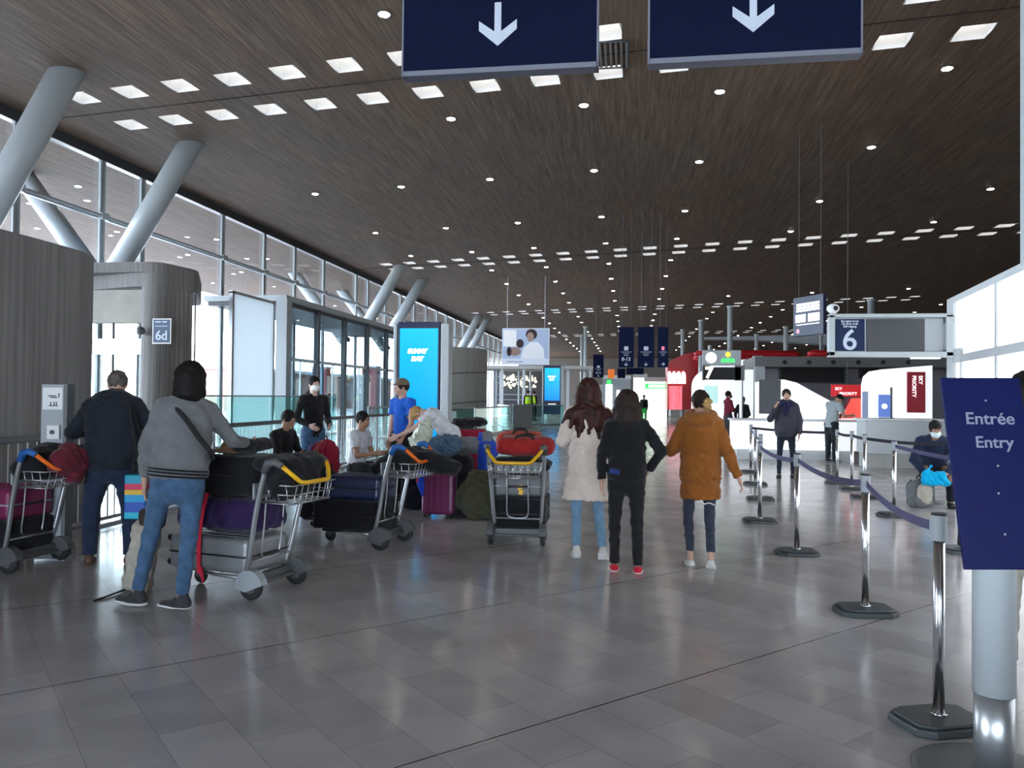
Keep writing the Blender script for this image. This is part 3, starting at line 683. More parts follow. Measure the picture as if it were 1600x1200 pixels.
m = MB(); x0, x1 = wave[0][0], wave[-1][0]-.45; m.bb(x0-.7, x1+.1, -.75, .0, .25, .98); m.build('front', wg, desk, bevel=.03)
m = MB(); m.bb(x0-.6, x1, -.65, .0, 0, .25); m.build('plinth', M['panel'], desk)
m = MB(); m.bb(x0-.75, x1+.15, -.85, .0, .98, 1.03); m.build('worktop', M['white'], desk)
m = MB(); m.bb(x0+.05, x0+.6, -.02, 0, 1.15, 2.05); m.build('dark_opening', M['dark'], desk)
sl = thing('red_sloping_panel', 'bright red sloping glass panel on the white desk beside the man in a grey T-shirt', 'panel', (0, 20.9, 0))
pp = [XZ(*p, 20.9) for p in ((1315, 654), (1331, 622), (1346, 622), (1358, 654))]
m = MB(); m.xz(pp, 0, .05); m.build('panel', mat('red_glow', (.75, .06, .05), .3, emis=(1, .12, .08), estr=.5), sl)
m = MB(); a = pp[0]; b = pp[1]; m.tube([(a[0]-.05, 0, a[1]), (b[0]-.05, 0, b[1])], .03, 6); m.build('edge', M['redd'], sl)
wp = thing('white_partition', 'tall glossy white partition with a rounded top corner carrying the vertical red sign', 'partition', (0, 20.6, 0))
pts = [XZ(*p, 20.6) for p in ((1350, 600), (1353, 588), (1362, 580), (1380, 577), (1457, 571))]
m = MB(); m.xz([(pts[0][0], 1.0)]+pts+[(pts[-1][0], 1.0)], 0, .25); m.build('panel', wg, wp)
m = MB(); m.bb(pts[0][0], pts[-1][0], .02, .23, 0, 1.0); m.build('base', M['panel'], wp)
a = AY(1418, 581, 20.5); b = AY(1446, 645, 20.5)
sp2 = thing('vertical_red_sign', 'dark red vertical sign with turned white lettering on the white partition', 'sign', (a.x, 20.5, 0)); w = b.x-a.x
m = MB(); m.bb(0, w, 0, .06, b.z, a.z); m.build('board', mat('sign_red', (.36, .012, .03), .4), sp2)
for k, (s, xx, zz) in enumerate((('SKY', w*.72, a.z-.09), ('PRIORITY', w*.36, a.z-.09))):
    text(s, 'lettering', .125, M['lit_white'], sp2, (xx, -.006, zz), (PI/2, PI/2, 0), ax='LEFT', bold=.001)
a = AY(1299, 601, 24.0); b = AY(1350, 620, 24.0)
sp3 = thing('horizontal_red_sign', 'bright red horizontal sign with white lettering behind the bending man', 'sign', (a.x, 24.0, 0)); w = b.x-a.x
m = MB(); m.bb(0, w, 0, .06, b.z, a.z); m.build('board', mat('sign_red2', (.7, .02, .03), .4, emis=(.9, .03, .04), estr=.25), sp3)
m = MB(); m.cyl((w/2, .03, a.z), (w/2, .03, CZ), .01, 6); m.build('hanger', M['dark'], sp3)
text('SKY', 'lettering', .115, M['lit_white'], sp3, (.10, -.006, a.z-.12), (PI/2, 0, 0), ax='LEFT', bold=.001); text('PRIORITY', 'lettering', .115, M['lit_white'], sp3, (.22, -.006, a.z-.26), (PI/2, 0, 0), ax='LEFT', bold=.001)
bs = thing('blue_counter_sign', 'small blue notice standing on the pale counter', 'sign', (AY(1382, 640, 19.2).x, 19.2, 1.12))
m = MB(); m.bb(-.13, .13, 0, .015, .03, .55); m.build('board', mat('blue_notice', (.12, .22, .62), .5, emis=(.2, .35, .9), estr=.2), bs)
m = MB(); m.bb(.13, .17, -.01, .03, 0, .72); m.bb(-.1, .2, -.05, .07, 0, .02); m.build('stand', M['greyp'], bs)
m = MB(); m.xz([(.0+.06*math.cos(t), .28+.06*math.sin(t)) for t in [2*PI*k/16 for k in range(16)]], -.006, 0); m.build('round_mark', M['lit_white'], bs)
bs2 = thing('blue_counter_sign', 'slim pale blue notice at the right edge of the red sloping panel', 'sign', (AY(1351, 640, 20.2).x, 20.2, 0))
m = MB(); m.bb(-.05, .08, 0, .02, 1.1, 1.75); m.build('board', mat('pale_notice', (.45, .55, .8), .4), bs2)
m = MB(); m.bb(-.03, .03, .02, .05, 0, 1.2); m.build('stand', M['alu'], bs2)
# island canopy behind: grey fascia with dark round spots, black screens
ic = thing('island_canopy', 'long grey canopy fascia with a row of dark round holes over the far check-in island', 'canopy', (0, 25.5, 0))
a = AY(1180, 557, 25.5); b = AY(1475, 574, 25.5)
m = MB(); m.bb(a.x, b.x+1.0, 0, 2.7, b.z, a.z); m.build('fascia', M['greyp'], ic)
for px in (1226, 1264, 1302, 1341, 1380, 1419):
    q = AY(px, 566, 25.5); m = MB(); m.xz([(q.x+.07*math.cos(t), q.z+.07*math.sin(t)) for t in [2*PI*k/16 for k in range(16)]], -.02, .0); m.build('hole', M['blackm'], ic)
m = MB(); m.bb(a.x, a.x+.3, 0, .3, 0, b.z); m.build('post', M['lgrey'], ic); m = MB(); m.bb(b.x+.7, b.x+1, 0, .3, 0, b.z); m.build('post', M['lgrey'], ic)
bw = thing('island_back_wall', 'mauve grey back wall under the grey canopy', 'wall panel', (0, 27.0, 0))
m = MB(); m.bb(a.x+.2, b.x+1, 0, .2, 0, 2.75); m.build('panel', mat('mauve', (.16, .15, .17), .6), bw)
for k, (p0, p1) in enumerate((((1220, 576), (1318, 597)), ((1345, 577), (1420, 590)))):
    a2 = AY(*p0, 26.8); b2 = AY(*p1, 26.8)
    s = thing('black_display', ['wide blank black display under the grey canopy, above the wave-shaped desk', 'blank black display half hidden by the rounded white partition'][k], 'screen', (a2.x, 26.75, 0))
    m = MB(); m.bb(0, b2.x-a2.x, 0, .1, b2.z, a2.z); m.build('panel', M['blackm'], s)
    m = MB(); m.bb(-.03, b2.x-a2.x+.03, .05, .2, b2.z-.03, a2.z+.03); m.build('case', M['black'], s)
# desk 7 structure: white kiosk walls
k7 = thing('white_kiosk', 'white check-in kiosk wall behind the man in a burgundy jacket', 'kiosk', (0, 28.5, 0))
a = AY(1082, 578, 28.5); b = AY(1180, 578, 28.5)
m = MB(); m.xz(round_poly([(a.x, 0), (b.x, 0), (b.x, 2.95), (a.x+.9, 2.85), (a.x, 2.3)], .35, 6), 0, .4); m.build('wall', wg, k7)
c = AY(1100, 602, 28.4); d = AY(1122, 630, 28.4); m = MB(); m.bb(c.x, d.x, -.02, 0, d.z, c.z); m.build('window', M['teal'], k7)
m = MB(); m.bb(b.x-.05, b.x+.25, -.1, .3, 0, 3.05); m.build('corner_post', M['paint'], k7)
# ------------------------------------------------------------------ red store and red canopies
rs = thing('red_store', 'red curved store front with glowing white letters in the distance', 'shop', (0, 52, 0))
pts = [XZ(*p, 52) for p in ((1043, 572), (1050, 562), (1070, 553), (1100, 547), (1103, 640), (1043, 640))]
m = MB(); m.xz(pts, 0, 3); m.build('front', M['red'], rs)
lx0 = AY(1043, 580, 51.9); lx1 = AY(1072, 602, 51.9); n = 4; m = MB(); ww = (lx1.x-lx0.x)/n
for k in range(n):
    x = lx0.x+ww*k; m.tube(smooth_path([(x+.12, 0, lx1.z+.1), (x+.1, 0, lx0.z-.1), (x+ww*.6, 0, lx0.z-.25), (x+ww*.65, 0, lx1.z+.1)], 4), .09, 6)
o = m.build('white_letters', M['lit_white'], rs); o.location = (0, -.1, 0)
pt = [XZ(*p, 51.8) for p in ((1045, 603), (1066, 603), (1066, 640), (1045, 640))]
m = MB(); m.xz(pt, 0, .2); m.build('pink_window', mat('pinkglow', (.8, .3, .4), .4, emis=(1, .35, .45), estr=.8), rs)
for k, (p0, p1, Y) in enumerate((((1085, 553), (1250, 553), 48), ((1262, 553), (1300, 553), 46))):
    a = AY(*p0, Y); b = AY(*p1, Y)
    t = thing('red_canopy', ['long glossy red rounded canopy edge in the distance above desk 7', 'short glossy red canopy edge beside the 6 sign'][k], 'canopy', (0, Y, 0))
    m = MB(); m.tube([(a.x, 0, a.z), (a.x+.3, 0, a.z+.05), (b.x-.3, 0, b.z), (b.x, 0, b.z)], [.1, .2, .2, .1], 12); m.bb(a.x+.1, b.x-.1, 0, 3, a.z-.25, a.z-.05); m.build('edge', M['red'], t, True)
    m = MB()
    for x in np.arange(a.x+.5, b.x, 2.5): m.cyl((x, 1, 0), (x, 1, a.z-.2), .06, 8)
    m.build('support', M['lgrey'], t)
bd = thing('white_walkway', 'pale curved high-level walkway beam crossing behind the red canopies', 'beam', (0, 60, 0))
m = MB(); top = [XZ(*p, 60) for p in ((1100, 527), (1180, 525), (1240, 523), (1300, 520))]; bot = [XZ(*p, 60) for p in ((1300, 539), (1240, 535), (1180, 531), (1100, 530))]
m.xz(top+bot, 0, 1.2); m.build('beam', M['lgrey'], bd)
m = MB()
for x in (top[0][0]+.5, top[-1][0]-.5): m.cyl((x, .6, 0), (x, .6, bot[0][1]), .15, 8)
m.build('pier', M['lgrey'], bd)
for k, (px, pt_, pb, Y, r) in enumerate(((909, 523, 571, 62, .11), (915, 510, 571, 62, .14), (1067, 515, 560, 54, .14), (1096, 500, 548, 48, .16), (1141, 478, 547, 40, .13), (1182, 522, 552, 56, .12), (1228, 510, 552, 54, .16), (1283, 524, 556, 56, .12), (1361, 468, 500, 50, .2))):
    a = AY(px, pt_, Y)
    t = thing('steel_column', 'slim grey column in the far part of the hall, ' + ['thinner of the pair left of the navy banners', 'thicker of the pair left of the navy banners', 'just right of the navy banners', 'above the red store corner', 'tallest, above the light box of desk 7', 'above the long red canopy, left one', 'above the long red canopy, right one', 'between the two red canopies', 'behind the top edge of the 6 sign'][k], 'column', (a.x, Y, 0))
    m = MB(); m.cyl((0, 0, 0), (0, 0, a.z), r, 12); m.build('shaft', M['paint'], t, True)
    m = MB(); m.cyl((0, 0, a.z-.1), (0, 0, a.z), r*1.25, 12); m.build('cap', M['paint'], t, True)
# ------------------------------------------------------------------ navy banners in the centre
def banner(p0, p1, Y, lab, txt=None, arrow=True, sq=True, pink=False):
    a = AY(*p0, Y); b = AY(*p1, Y); w = b.x-a.x; h = a.z-b.z
    t = thing('navy_hanging_sign', lab, 'sign', (a.x, Y, 0), 0)
    m = MB(); m.bb(0, w, 0, .1, b.z, a.z); m.build('board', mat('banner', (.005, .011, .05), .6, spec=.1), t)
    if sq: m = MB(); m.xz(round_poly([(w*.5-w*.14, b.z+h*.42), (w*.5+w*.14, b.z+h*.42), (w*.5+w*.14, b.z+h*.52), (w*.5-w*.14, b.z+h*.52)], .02), -.008, 0); m.build('icon', mat('pinki', (.8, .2, .35), .5, emis=(.9, .25, .4), estr=.3) if pink else M['lit_grey'], t)
    if sq: m = MB(); m.bb(w*.14, w*.86, -.008, 0, b.z+h*.375, b.z+h*.385); m.bb(w*.3, w*.7, -.008, 0, b.z+h*.33, b.z+h*.34); m.bb(w*.35, w*.65, -.008, 0, b.z+h*.29, b.z+h*.3); m.build('small_print', M['lit_grey'], t)
    if txt: text(txt, 'lettering', h*.12, M['lit_grey'], t, (w/2, -.008, b.z+h*.2), (PI/2, 0, 0), bold=h*.003)
    if arrow == 'r':
        m = MB(); cz = b.z+h*.08; s = h*.1; m.xz([(w*.5-s*.5+z*0, 0) for z in ()] or [(w*.5-s*.5, cz-s*.08), (w*.5+s*.1, cz-s*.08), (w*.5, cz-s*.4), (w*.5+s*.2, cz-s*.4), (w*.5+s*.5, cz), (w*.5+s*.2, cz+s*.4), (w*.5, cz+s*.4), (w*.5+s*.1, cz+s*.08), (w*.5-s*.5, cz+s*.08)], -.008, 0); m.build('arrow', M['lit_grey'], t)
    elif arrow: m = MB(); m.xz(arrow_poly(w/2, b.z+h*.08, h*.1), -.008, 0); m.build('arrow', M['lit_grey'], t)
    m = MB(); m.cyl((w*.2, .05, a.z), (w*.2, .05, CZ), .012, 5); m.cyl((w*.8, .05, a.z), (w*.8, .05, CZ), .006, 5); m.build('hanger_rod', M['greyp'], t)
banner((967, 511), (990, 574), 30, 'tall navy sign reading 8-13 with down arrow, leftmost of three in a row', '8-13')
banner((997, 511), (1022, 574), 30, 'tall navy sign with icon and down arrow but no number, middle of three')
banner((1028, 511), (1044, 574), 30, 'narrow navy sign with pinkish icon and right arrow, rightmost of three', None, 'r', True, True)
banner((927, 554), (943, 590), 48, 'smaller farther navy sign left of the row of three tall ones', '8-14')
banner((965, 576), (977, 591), 50, 'tiny navy sign low below the 8-13 sign', None, True, False)
banner((979, 575), (1006, 585), 42, 'small wide navy sign with a right arrow below the middle tall sign', None, 'r', False)
# hanging advert
a = AY(785, 513, 45); b = AY(858, 570, 45); w = b.x-a.x; h = a.z-b.z
ad = thing('hanging_advert', 'hanging advert picture of people in white shirts above the far blue screen', 'advert', (a.x, 45, b.z))
m = MB(); m.bb(0, w, 0, .08, 0, h); m.build('board', mat('ad_bg', (.62, .68, .82), .5, emis=(.6, .66, .8), estr=.35), ad)
m = MB(); m.bb(.04, w-.04, -.006, 0, h*.17, h-.05); m.build('picture', mat('ad_pic', (.42, .52, .72), .5, emis=(.4, .5, .7), estr=.25), ad)
m = MB(); m.bb(w*.03, w*.3, -.012, 0, h*.5, h*.95); m.build('text_card', mat('ad_card', (.75, .77, .82), .5, emis=(.8, .82, .85), estr=.35), ad)
m = MB(); m.xz([(w*.4, h*.17), (w*.9, h*.17), (w*.88, h*.45), (w*.76, h*.62), (w*.6, h*.62), (w*.45, h*.45)], -.016, 0); m.build('shirt_shape', mat('ad_shirt', (.75, .78, .85), .5, emis=(.8, .84, .95), estr=.3), ad)
def blob(cx, cz, rx, rz, nm, mt, d): m = MB(); m.xz([(cx+rx*math.cos(t), cz+rz*math.sin(t)) for t in [2*PI*k/20 for k in range(20)]], -d, 0); m.build(nm, mt, ad)
sk = mat('ad_skin', (.55, .36, .30), .5); hr = mat('ad_hair', (.05, .025, .03), .5)
blob(w*.62, h*.83, w*.12, h*.15, 'hair_shape', hr, .018); blob(w*.6, h*.76, w*.075, h*.13, 'face_shape', sk, .022)
blob(w*.27, h*.36, w*.13, h*.12, 'face_shape', sk, .02); blob(w*.38, h*.58, w*.08, h*.12, 'hair_shape', hr, .019); blob(w*.15, h*.36, w*.05, h*.13, 'hair_shape', hr, .022)
m = MB(); m.bb(w*.1, w*.45, -.01, 0, h*.07, h*.09); m.build('caption_line', M['grey_letter'], ad)
m = MB(); m.cyl((w*.1, .04, h), (w*.1, .04, CZ-b.z), .012, 5); m.cyl((w*.9, .04, h), (w*.9, .04, CZ-b.z), .012, 5); m.build('hanger_cable', M['alu'], ad)
# ------------------------------------------------------------------ tall blue advertising screens
def led(px0, py0, px1, py1, Y, zb, lab, base):
    a = AY(px0, py0, Y); b = AY(px1, py1, Y); w = b.x-a.x; z1 = a.z
    t = thing('advertising_screen', lab, 'screen', (a.x, Y, 0)); k = w
    m = MB(); m.bb(.07*k, .93*k, 0, .3, zb, z1); m.build('case', mat('case_blue', (.004, .01, .06), .3), t, bevel=.01)
    m = MB(); m.bb(-.02*k, .05*k, -.02, .32, 0, z1-.03); m.build('side_rail', M['paint'], t, bevel=.02)
    m = MB(); m.bb(.95*k, 1.12*k, -.02, .32, 0, z1-.03); m.build('side_rail', M['paint'], t, bevel=.02)
    zs = zb+(.18 if base == 0 else .28)*(z1-zb) if base else zb+.12
    m = MB(); m.bb(.11*k, .89*k, -.008, 0, zs, z1-.13*k); m.build('screen', SCR, t)
    hh = z1-zs; zz = z1-.42*k-.05
    text('SUNNY', 'lettering', .115*k, M['lit_white'], t, (.47*k, -.012, zz-.12*k), (PI/2, 0, 0), bold=.01*k, shear=.15, ext=.003); text('DAY', 'lettering', .115*k, M['lit_white'], t, (.47*k, -.012, zz-.27*k), (PI/2, 0, 0), bold=.01*k, shear=.15, ext=.003)
    if base:
        m = MB(); m.bb(.3*k, .7*k, -.012, 0, zb+.2*(z1-zb), zb+.215*(z1-zb)); m.build('caption', M['lit_white'], t)
    return t
def scr_mat():
    m = bpy.data.materials.new('screen_blue'); m.use_nodes = True; n = m.node_tree; b = n.nodes['Principled BSDF']
    t = n.nodes.new('ShaderNodeTexCoord'); s = n.nodes.new('ShaderNodeSeparateXYZ'); r = n.nodes.new('ShaderNodeValToRGB')
    n.links.new(t.outputs['Generated'], s.inputs[0]); n.links.new(s.outputs[2], r.inputs[0])
    r.color_ramp.elements[0].color = (.0, .27, .95, 1); r.color_ramp.elements[1].color = (.0, .56, .95, 1); r.color_ramp.elements[1].position = 1
    n.links.new(r.outputs[0], b.inputs['Emission Color']); b.inputs['Emission Strength'].default_value = 1.0; b.inputs['Base Color'].default_value = (0, .02, .06, 1); b.inputs['Roughness'].default_value = .2
    return m
SCR = scr_mat()
led(617, 503, 693, 520, 15.6, .1, 'tall glowing blue advertising screen behind the man in the blue T-shirt', 0)
led(848, 571, 878, 590, 47.5, .5, 'smaller far-off blue advertising screen left of the woman in the beige coat', 1)
# ------------------------------------------------------------------ far centre: shop fronts
fc = thing('flat_canopy', 'flat beige canopy roof behind the far blue screen', 'canopy', (0, 54, 0))
a = AY(740, 571, 54); b = AY(928, 577, 54)
m = MB(); m.bb(a.x, b.x, 0, 5, b.z, a.z); m.build('roof', M['concrete_mid'], fc)
m = MB()
for x in np.linspace(a.x+.3, b.x-.3, 6): m.bb(x-.1, x+.1, 1, 1.2, 0, b.z)
m.build('post', M['panel'], fc)
gs = thing('glazed_shop', 'dark glazed shop with warm chandelier lights under the beige canopy', 'shop', (0, 60, 0))
a = AY(762, 573, 60); b = AY(846, 634, 60)
m = MB(); m.bb(a.x, b.x, 2.5, 3, 0, a.z); m.build('back_wall', mat('shop_dark', (.05, .055, .07), .7), gs)
for px in (772, 776, 782, 811, 829):
    q = AY(px, 600, 60); m = MB(); m.cyl((q.x, 0, 0), (q.x, 0, a.z), .09, 8); m.build('post', M['lgrey'], gs)
for z in (.9, 1.3, 1.7, 2.6, 3.1):
    m = MB(); m.bb(a.x, b.x-1.2, -.03, .03, z-.02, z+.02); m.build('rail', M['alu'], gs)
m = MB(); rnd = random.Random(3)
for i in range(60):
    q = AY(rnd.uniform(786, 838), rnd.uniform(586, 606), 61.5); r_ = rnd.uniform(.05, .13); m.lathe([(.01, -r_), (r_, 0), (.01, r_)], (q.x, 1.5, q.z), 6)
tag(m.build('chandelier_lights', glow('warm_bulbs', (1, .9, .55), 3.0), gs), kind='stuff')
gp = thing('grey_partition', 'pale grey partition panel beside the two people in yellow vests', 'partition', (AY(799, 660, 38).x, 38, 0))
m = MB(); m.box((.45, .7, .55), (1.5, .06, 1.1), R(58)); m.build('panel', M['lgrey'], gp)
m = MB(); m.box((.45, .7, 1.12), (1.52, .08, .04), R(58)); m.build('top_rail', M['alu'], gp)
# shops in the far centre
def shopbox(p0, p1, Y, mt, nm, lab, extra=None):
    a = AY(*p0, Y); b = AY(*p1, Y); t = thing(nm, lab, 'shop', (a.x, Y, 0)); w = b.x-a.x
    m = MB(); m.bb(0, w, 0, 2, 0, a.z); m.build('front', mt, t)
    m = MB(); m.bb(-.05, w+.05, -.1, 2.05, a.z, a.z+.3); m.build('roof_edge', M['panel'], t)
    return t, w, a.z
gw = glow('shop_white', (.95, 1, .93), 1.3)
t, w, z = shopbox((990, 590), (1010, 640), 62, gw, 'white_shop', 'brightly lit white shop front behind the woman in black')
t, w, z = shopbox((1008, 596), (1042, 650), 56, gw, 'green_shop', 'brightly lit shop with a green light strip left of the red store')
m = MB(); m.bb(0, w, -.12, 0, z-.5, z-.15); m.build('green_strip', M['green'], t)
m = MB(); m.bb(w*.15, w*.9, -.16, -.12, z-.42, z-.22); m.build('white_strip', M['lit_white'], t)
t, w, z = shopbox((942, 592), (985, 640), 66, mat('kiosk_grey', (.25, .29, .33), .5), 'grey_shop', 'grey shop front between the long-haired woman and the woman in black')
m = MB(); m.bb(w*.1, w*.35, -.1, 0, .6, z*.85); m.bb(w*.5, w*.62, -.1, 0, .3, z*.7); m.build('lit_window', M['lit_white'], t)
m = MB(); m.bb(w*.15, w*.3, -.1, 0, z*.87, z*.97); m.build('green_lamp', M['green'], t)
a = AY(950, 577, 58); b = AY(960, 591, 58)
t = thing('orange_poster', 'small orange poster hanging between the navy signs', 'poster', (a.x, 58, 0))
m = MB(); m.bb(0, b.x-a.x, 0, .08, b.z, a.z); m.build('board', mat('orange_ad', (.7, .15, .03), .5, emis=(.8, .2, .03), estr=.5), t)
m = MB(); m.cyl(((b.x-a.x)/2, .04, a.z), ((b.x-a.x)/2, .04, CZ), .006, 5); m.build('hanger_rod', M['greyp'], t)
# far end of the hall and right-hand boundary
m = MB(); m.bb(-20, 50, 140, 141, 0, CZ); tag(m.build('wall_far', mat('far_wall', (.12, .11, .1), .8)), kind='structure')
m = MB(); m.bb(34, 34.4, -20, 140, 0, CZ); tag(m.build('wall_right', mat('right_wall', (.10, .095, .09), .8)), kind='structure')
for k, (x0, x1, Y) in enumerate(((-13, -8.5, 75), (3.5, 9, 70), (-5, -1, 95), (12, 24, 62), (12, 30, 40))):
    t = thing('service_block', 'low grey service block in the distance, ' + ['at the far left beyond the drum', 'behind the red store', 'in the far middle of the hall', 'behind the pale walkway beam', 'behind the 6 sign'][k], 'building', (x0, Y, 0))
    m = MB(); m.bb(0, x1-x0, 0, 4, 0, 2.9); m.build('wall', M['concrete_mid'], t); m = MB(); m.bb(-.1, x1-x0+.1, -.1, 4.1, 2.9, 3.1); m.build('roof', M['panel'], t)
# ------------------------------------------------------------------ stanchions and their belts
BELT = cloth('violet_belt', (.085, .075, .17), .8); BELTD = cloth('dark_belt', (.02, .02, .03), .8)
def post_parts():
    r = thing('stanchion', '', 'barrier post')
    m = MB(); q = [(-.20, -.10), (-.13, -.15), (.13, -.15), (.20, -.10), (.20, .10), (.13, .15), (-.13, .15), (-.20, .10)]
    m.prism(q, .0, .035); q2 = [(x*.9, y*.88) for x, y in q]; m.prism(q2, .035, .05); m.build('base', mat('stanchion_base', (.045, .055, .06), .45), r, bevel=.008)
    m = MB(); m.cyl((0, 0, .05), (0, 0, .93), .026, 20); m.build('pole', M['alu_pole'], r, True)
    m = MB(); m.cyl((0, 0, .05), (0, 0, .062), .036, 20); m.build('collar', M['chrome'], r, True)
    m = MB(); m.cyl((0, 0, .87), (0, 0, .99), .034, 20); m.box((.0, .036, .93), (.03, .02, .08)); m.build('belt_head', M['lgrey'], r)
    m = MB(); m.cyl((0, 0, .99), (0, 0, 1.0), .036, 20); m.build('cap', M['black'], r, True)
    return r
M['alu_pole'] = mat('polished_aluminium', (.82, .84, .87), .16, 1.0)
s0 = post_parts(); sk0 = kidmap(s0)
posts = {}
SP = [('n1', 1467, 1133, 'nearest stanchion, left of the blue entry sign', 20), ('n2', 1352, 958, 'second nearest stanchion, holding the long violet belt', 8), ('n3', 1245, 866, 'third stanchion of the violet belt line', 5),
      ('n4', 1187, 816, 'fourth stanchion of the violet belt line, in front of its neighbours', 0), ('n5', 1188, 781, 'stanchion just behind the fourth of the violet line', 0), ('n6', 1180, 757, 'stanchion two behind the fourth of the violet line', 0), ('n7', 1173, 738, 'farthest stanchion of the violet line, by the orange jacket sleeve', 0),
      ('m1', 1500, 862, 'stanchion half hidden by the blue entry sign', 25), ('m2', 1397, 807, 'stanchion in front of the masked officer with its belt going right', 10), ('m3', 1351, 778, 'stanchion with a round black clip in front of the pale counter', 0), ('m4', 1331, 765, 'thin-looking stanchion just left of the one with the round black clip', 0), ('m5', 1308, 756, 'stanchion right beside the man in the grey T-shirt', 0)]
for i, (k, px, py, lab, rz) in enumerate(SP):
    o = s0 if i == 0 else copy_tree(s0, sk0); p = G(px, py); o.location = p; o.rotation_euler = (0, 0, R(rz)); posts[k] = (o, p); tag(o, 'silver '+lab, 'stanchion', 'stanchions of the queue')
def belt(k, q, m, za=.93, zb=.93, sag=.05):
    o, p = posts[k]; q = Vector(q); n = 12; mb = MB(); vs = []; fs = []
    d = (q-p); d.z = 0; L = d.length; u = d/L; nn = Vector((-u.y, u.x, 0))*.0012
    for i in range(n+1):
        t = i/n; c = p+u*(.04+(L-.08)*t); z = za+(zb-za)*t-sag*4*t*(1-t)
        for s in (-1, 1):
            for e in (-1, 1): vs.append(Vector((c.x, c.y, z+e*.024))+nn*s)
    for i in range(n):
        a = i*4; b = a+4; fs += [(a, b, b+1, a+1), (a+2, a+3, b+3, b+2), (a+1, b+1, b+3, a+3), (a, a+2, b+2, b)]
    M3 = (Matrix.Translation(p) @ Matrix.Rotation(o.rotation_euler.z, 4, 'Z')).inverted()
    mb.add([M3 @ v for v in vs], fs); mb.build('belt', m, o)
P = {k: v[1] for k, v in posts.items()}
belt('n1', P['n2'], BELT, sag=.05); belt('n2', P['n3'], BELT); belt('n3', P['n4'], BELT, sag=.04); belt('n4', P['n5'], BELT); belt('n5', P['n6'], BELT); belt('n6', P['n7'], BELT)
belt('m2', P['m1']+Vector((.2, -.6, 0)), BELT, sag=.03); belt('m4', P['m3'], BELTD, sag=.01)
belt('n7', P['m5'], BELTD, sag=.02); belt('m5', P['m4'], BELTD, sag=.02); belt('m3', G(1480, 800), BELTD, sag=.02)
# ------------------------------------------------------------------ entry sign totem
p = Vector((1.62, 3.62, 0)); p = G(1553, 1213)
en = thing('entry_sign', 'dark blue tilted sign board reading Entrée Entry on a pale round post', 'sign', p, R(0))
m = MB(); m.cyl((0, 0, .02), (0, 0, .34), .074, 28); m.build('lower_post', M['alu'], en, True)
m = MB(); m.cyl((0, 0, .34), (0, 0, 1.58), .079, 28); m.build('post_sleeve', M['paint'], en, True)
m = MB(); m.lathe([(.30, 0), (.30, .008), (.27, .016), (.09, .02)], n=40); m.build('base_plate', M['greyp'], en, True)
c = [AY(1470, 590, 3.37), AY(1593, 590, 3.37), AY(1637, 890, 3.20), AY(1508, 890, 3.20)]
M3 = Matrix.Translation(p).inverted(); c = [M3 @ v for v in c]
nn = (c[1]-c[0]).cross(c[3]-c[0]).normalized(); nn = -nn if nn.y > 0 else nn
mb = MB(); bk = [v-nn*.02 for v in c]; mb.add(c+bk, [(0, 3, 2, 1), (4, 5, 6, 7), (0, 1, 5, 4), (1, 2, 6, 5), (2, 3, 7, 6), (3, 0, 4, 7)]); mb.build('board', M['navy2'], en, bevel=.003)
mb = MB(); mb.bb(-.05, .05, -.19, -.05, 1.0, 1.05); mb.bb(-.05, .05, -.12, -.05, 1.35, 1.4); mb.build('bracket', M['greyp'], en)
ex = (c[1]-c[0]).normalized(); ez = nn; ey = ez.cross(ex).normalized()
def on_board(px, py, off=.003):     # point of the board seen at a photo position
    d = _ray(px, py); o = p+c[0]; t = (o-CAM).dot(nn)/d.dot(nn); return (CAM+d*t)-p+nn*off
for s, px, py, sz in (('Entrée', 1546, 655, .067), ('Entry', 1553, 692, .064)):
    o = text(s, 'lettering', sz, M['grey_letter'], en, (0, 0, 0), (0, 0, 0), ext=.001, bold=.0009, sx=1.04)
    mw = Matrix((ex, ey, ez)).transposed().to_4x4(); mw.translation = on_board(px, py); o.matrix_local = mw; o.scale = (1.0, 1, 1)
for px, py in ((1540, 626), (1559, 728), (1560, 771), (1570, 835)):
    mb = MB(); q = on_board(px, py, 0); mb.cyl(q, q+nn*.003, .004, 10); mb.build('rivet', M['lgrey'], en, True)
# ------------------------------------------------------------------ kiosk post with call button on the left
kp = G(85, 873)
ko = thing('call_post', 'tall grey call-point post with pictograms in front of the curved concrete wall', 'post', kp, R(14))
m = MB(); m.bb(-.11, .11, -.07, .07, .02, 1.60); m.build('body', M['lgrey'], ko, bevel=.006)
m = MB(); m.bb(.085, .118, -.075, .075, .02, 1.605); m.build('edge_trim', M['greyp'], ko)
m = MB(); m.bb(-.13, .13, -.1, .1, 0, .02); m.build('foot', M['alu'], ko)
m = MB(); m.bb(-.095, .075, -.074, -.07, 1.37, 1.57); m.build('pictogram_plate', M['white'], ko)
m = MB(); m.bb(-.05, .02, -.077, -.074, 1.49, 1.5); m.bb(-.03, .03, -.077, -.074, 1.475, 1.487); m.bb(.04, .05, -.077, -.074, 1.48, 1.52); m.bb(-.03, -.02, -.077, -.074, 1.4, 1.44); m.bb(.0, .01, -.077, -.074, 1.4, 1.44); m.bb(.02, .03, -.077, -.074, 1.4, 1.44); m.bb(-.04, .04, -.077, -.074, 1.4, 1.41); m.build('pictogram', M['greyp'], ko)
m = MB(); m.bb(-.045, .065, -.1, -.07, 1.1, 1.23); m.build('button_box', M['white'], ko, bevel=.006)
m = MB(); m.cyl((.005, -.112, 1.165), (.005, -.1, 1.165), .02, 16); m.build('button', M['black'], ko, True)
m = MB(); m.bb(-.03, .065, -.085, -.07, .88, 1.0); m.build('lower_box', M['white'], ko, bevel=.005)

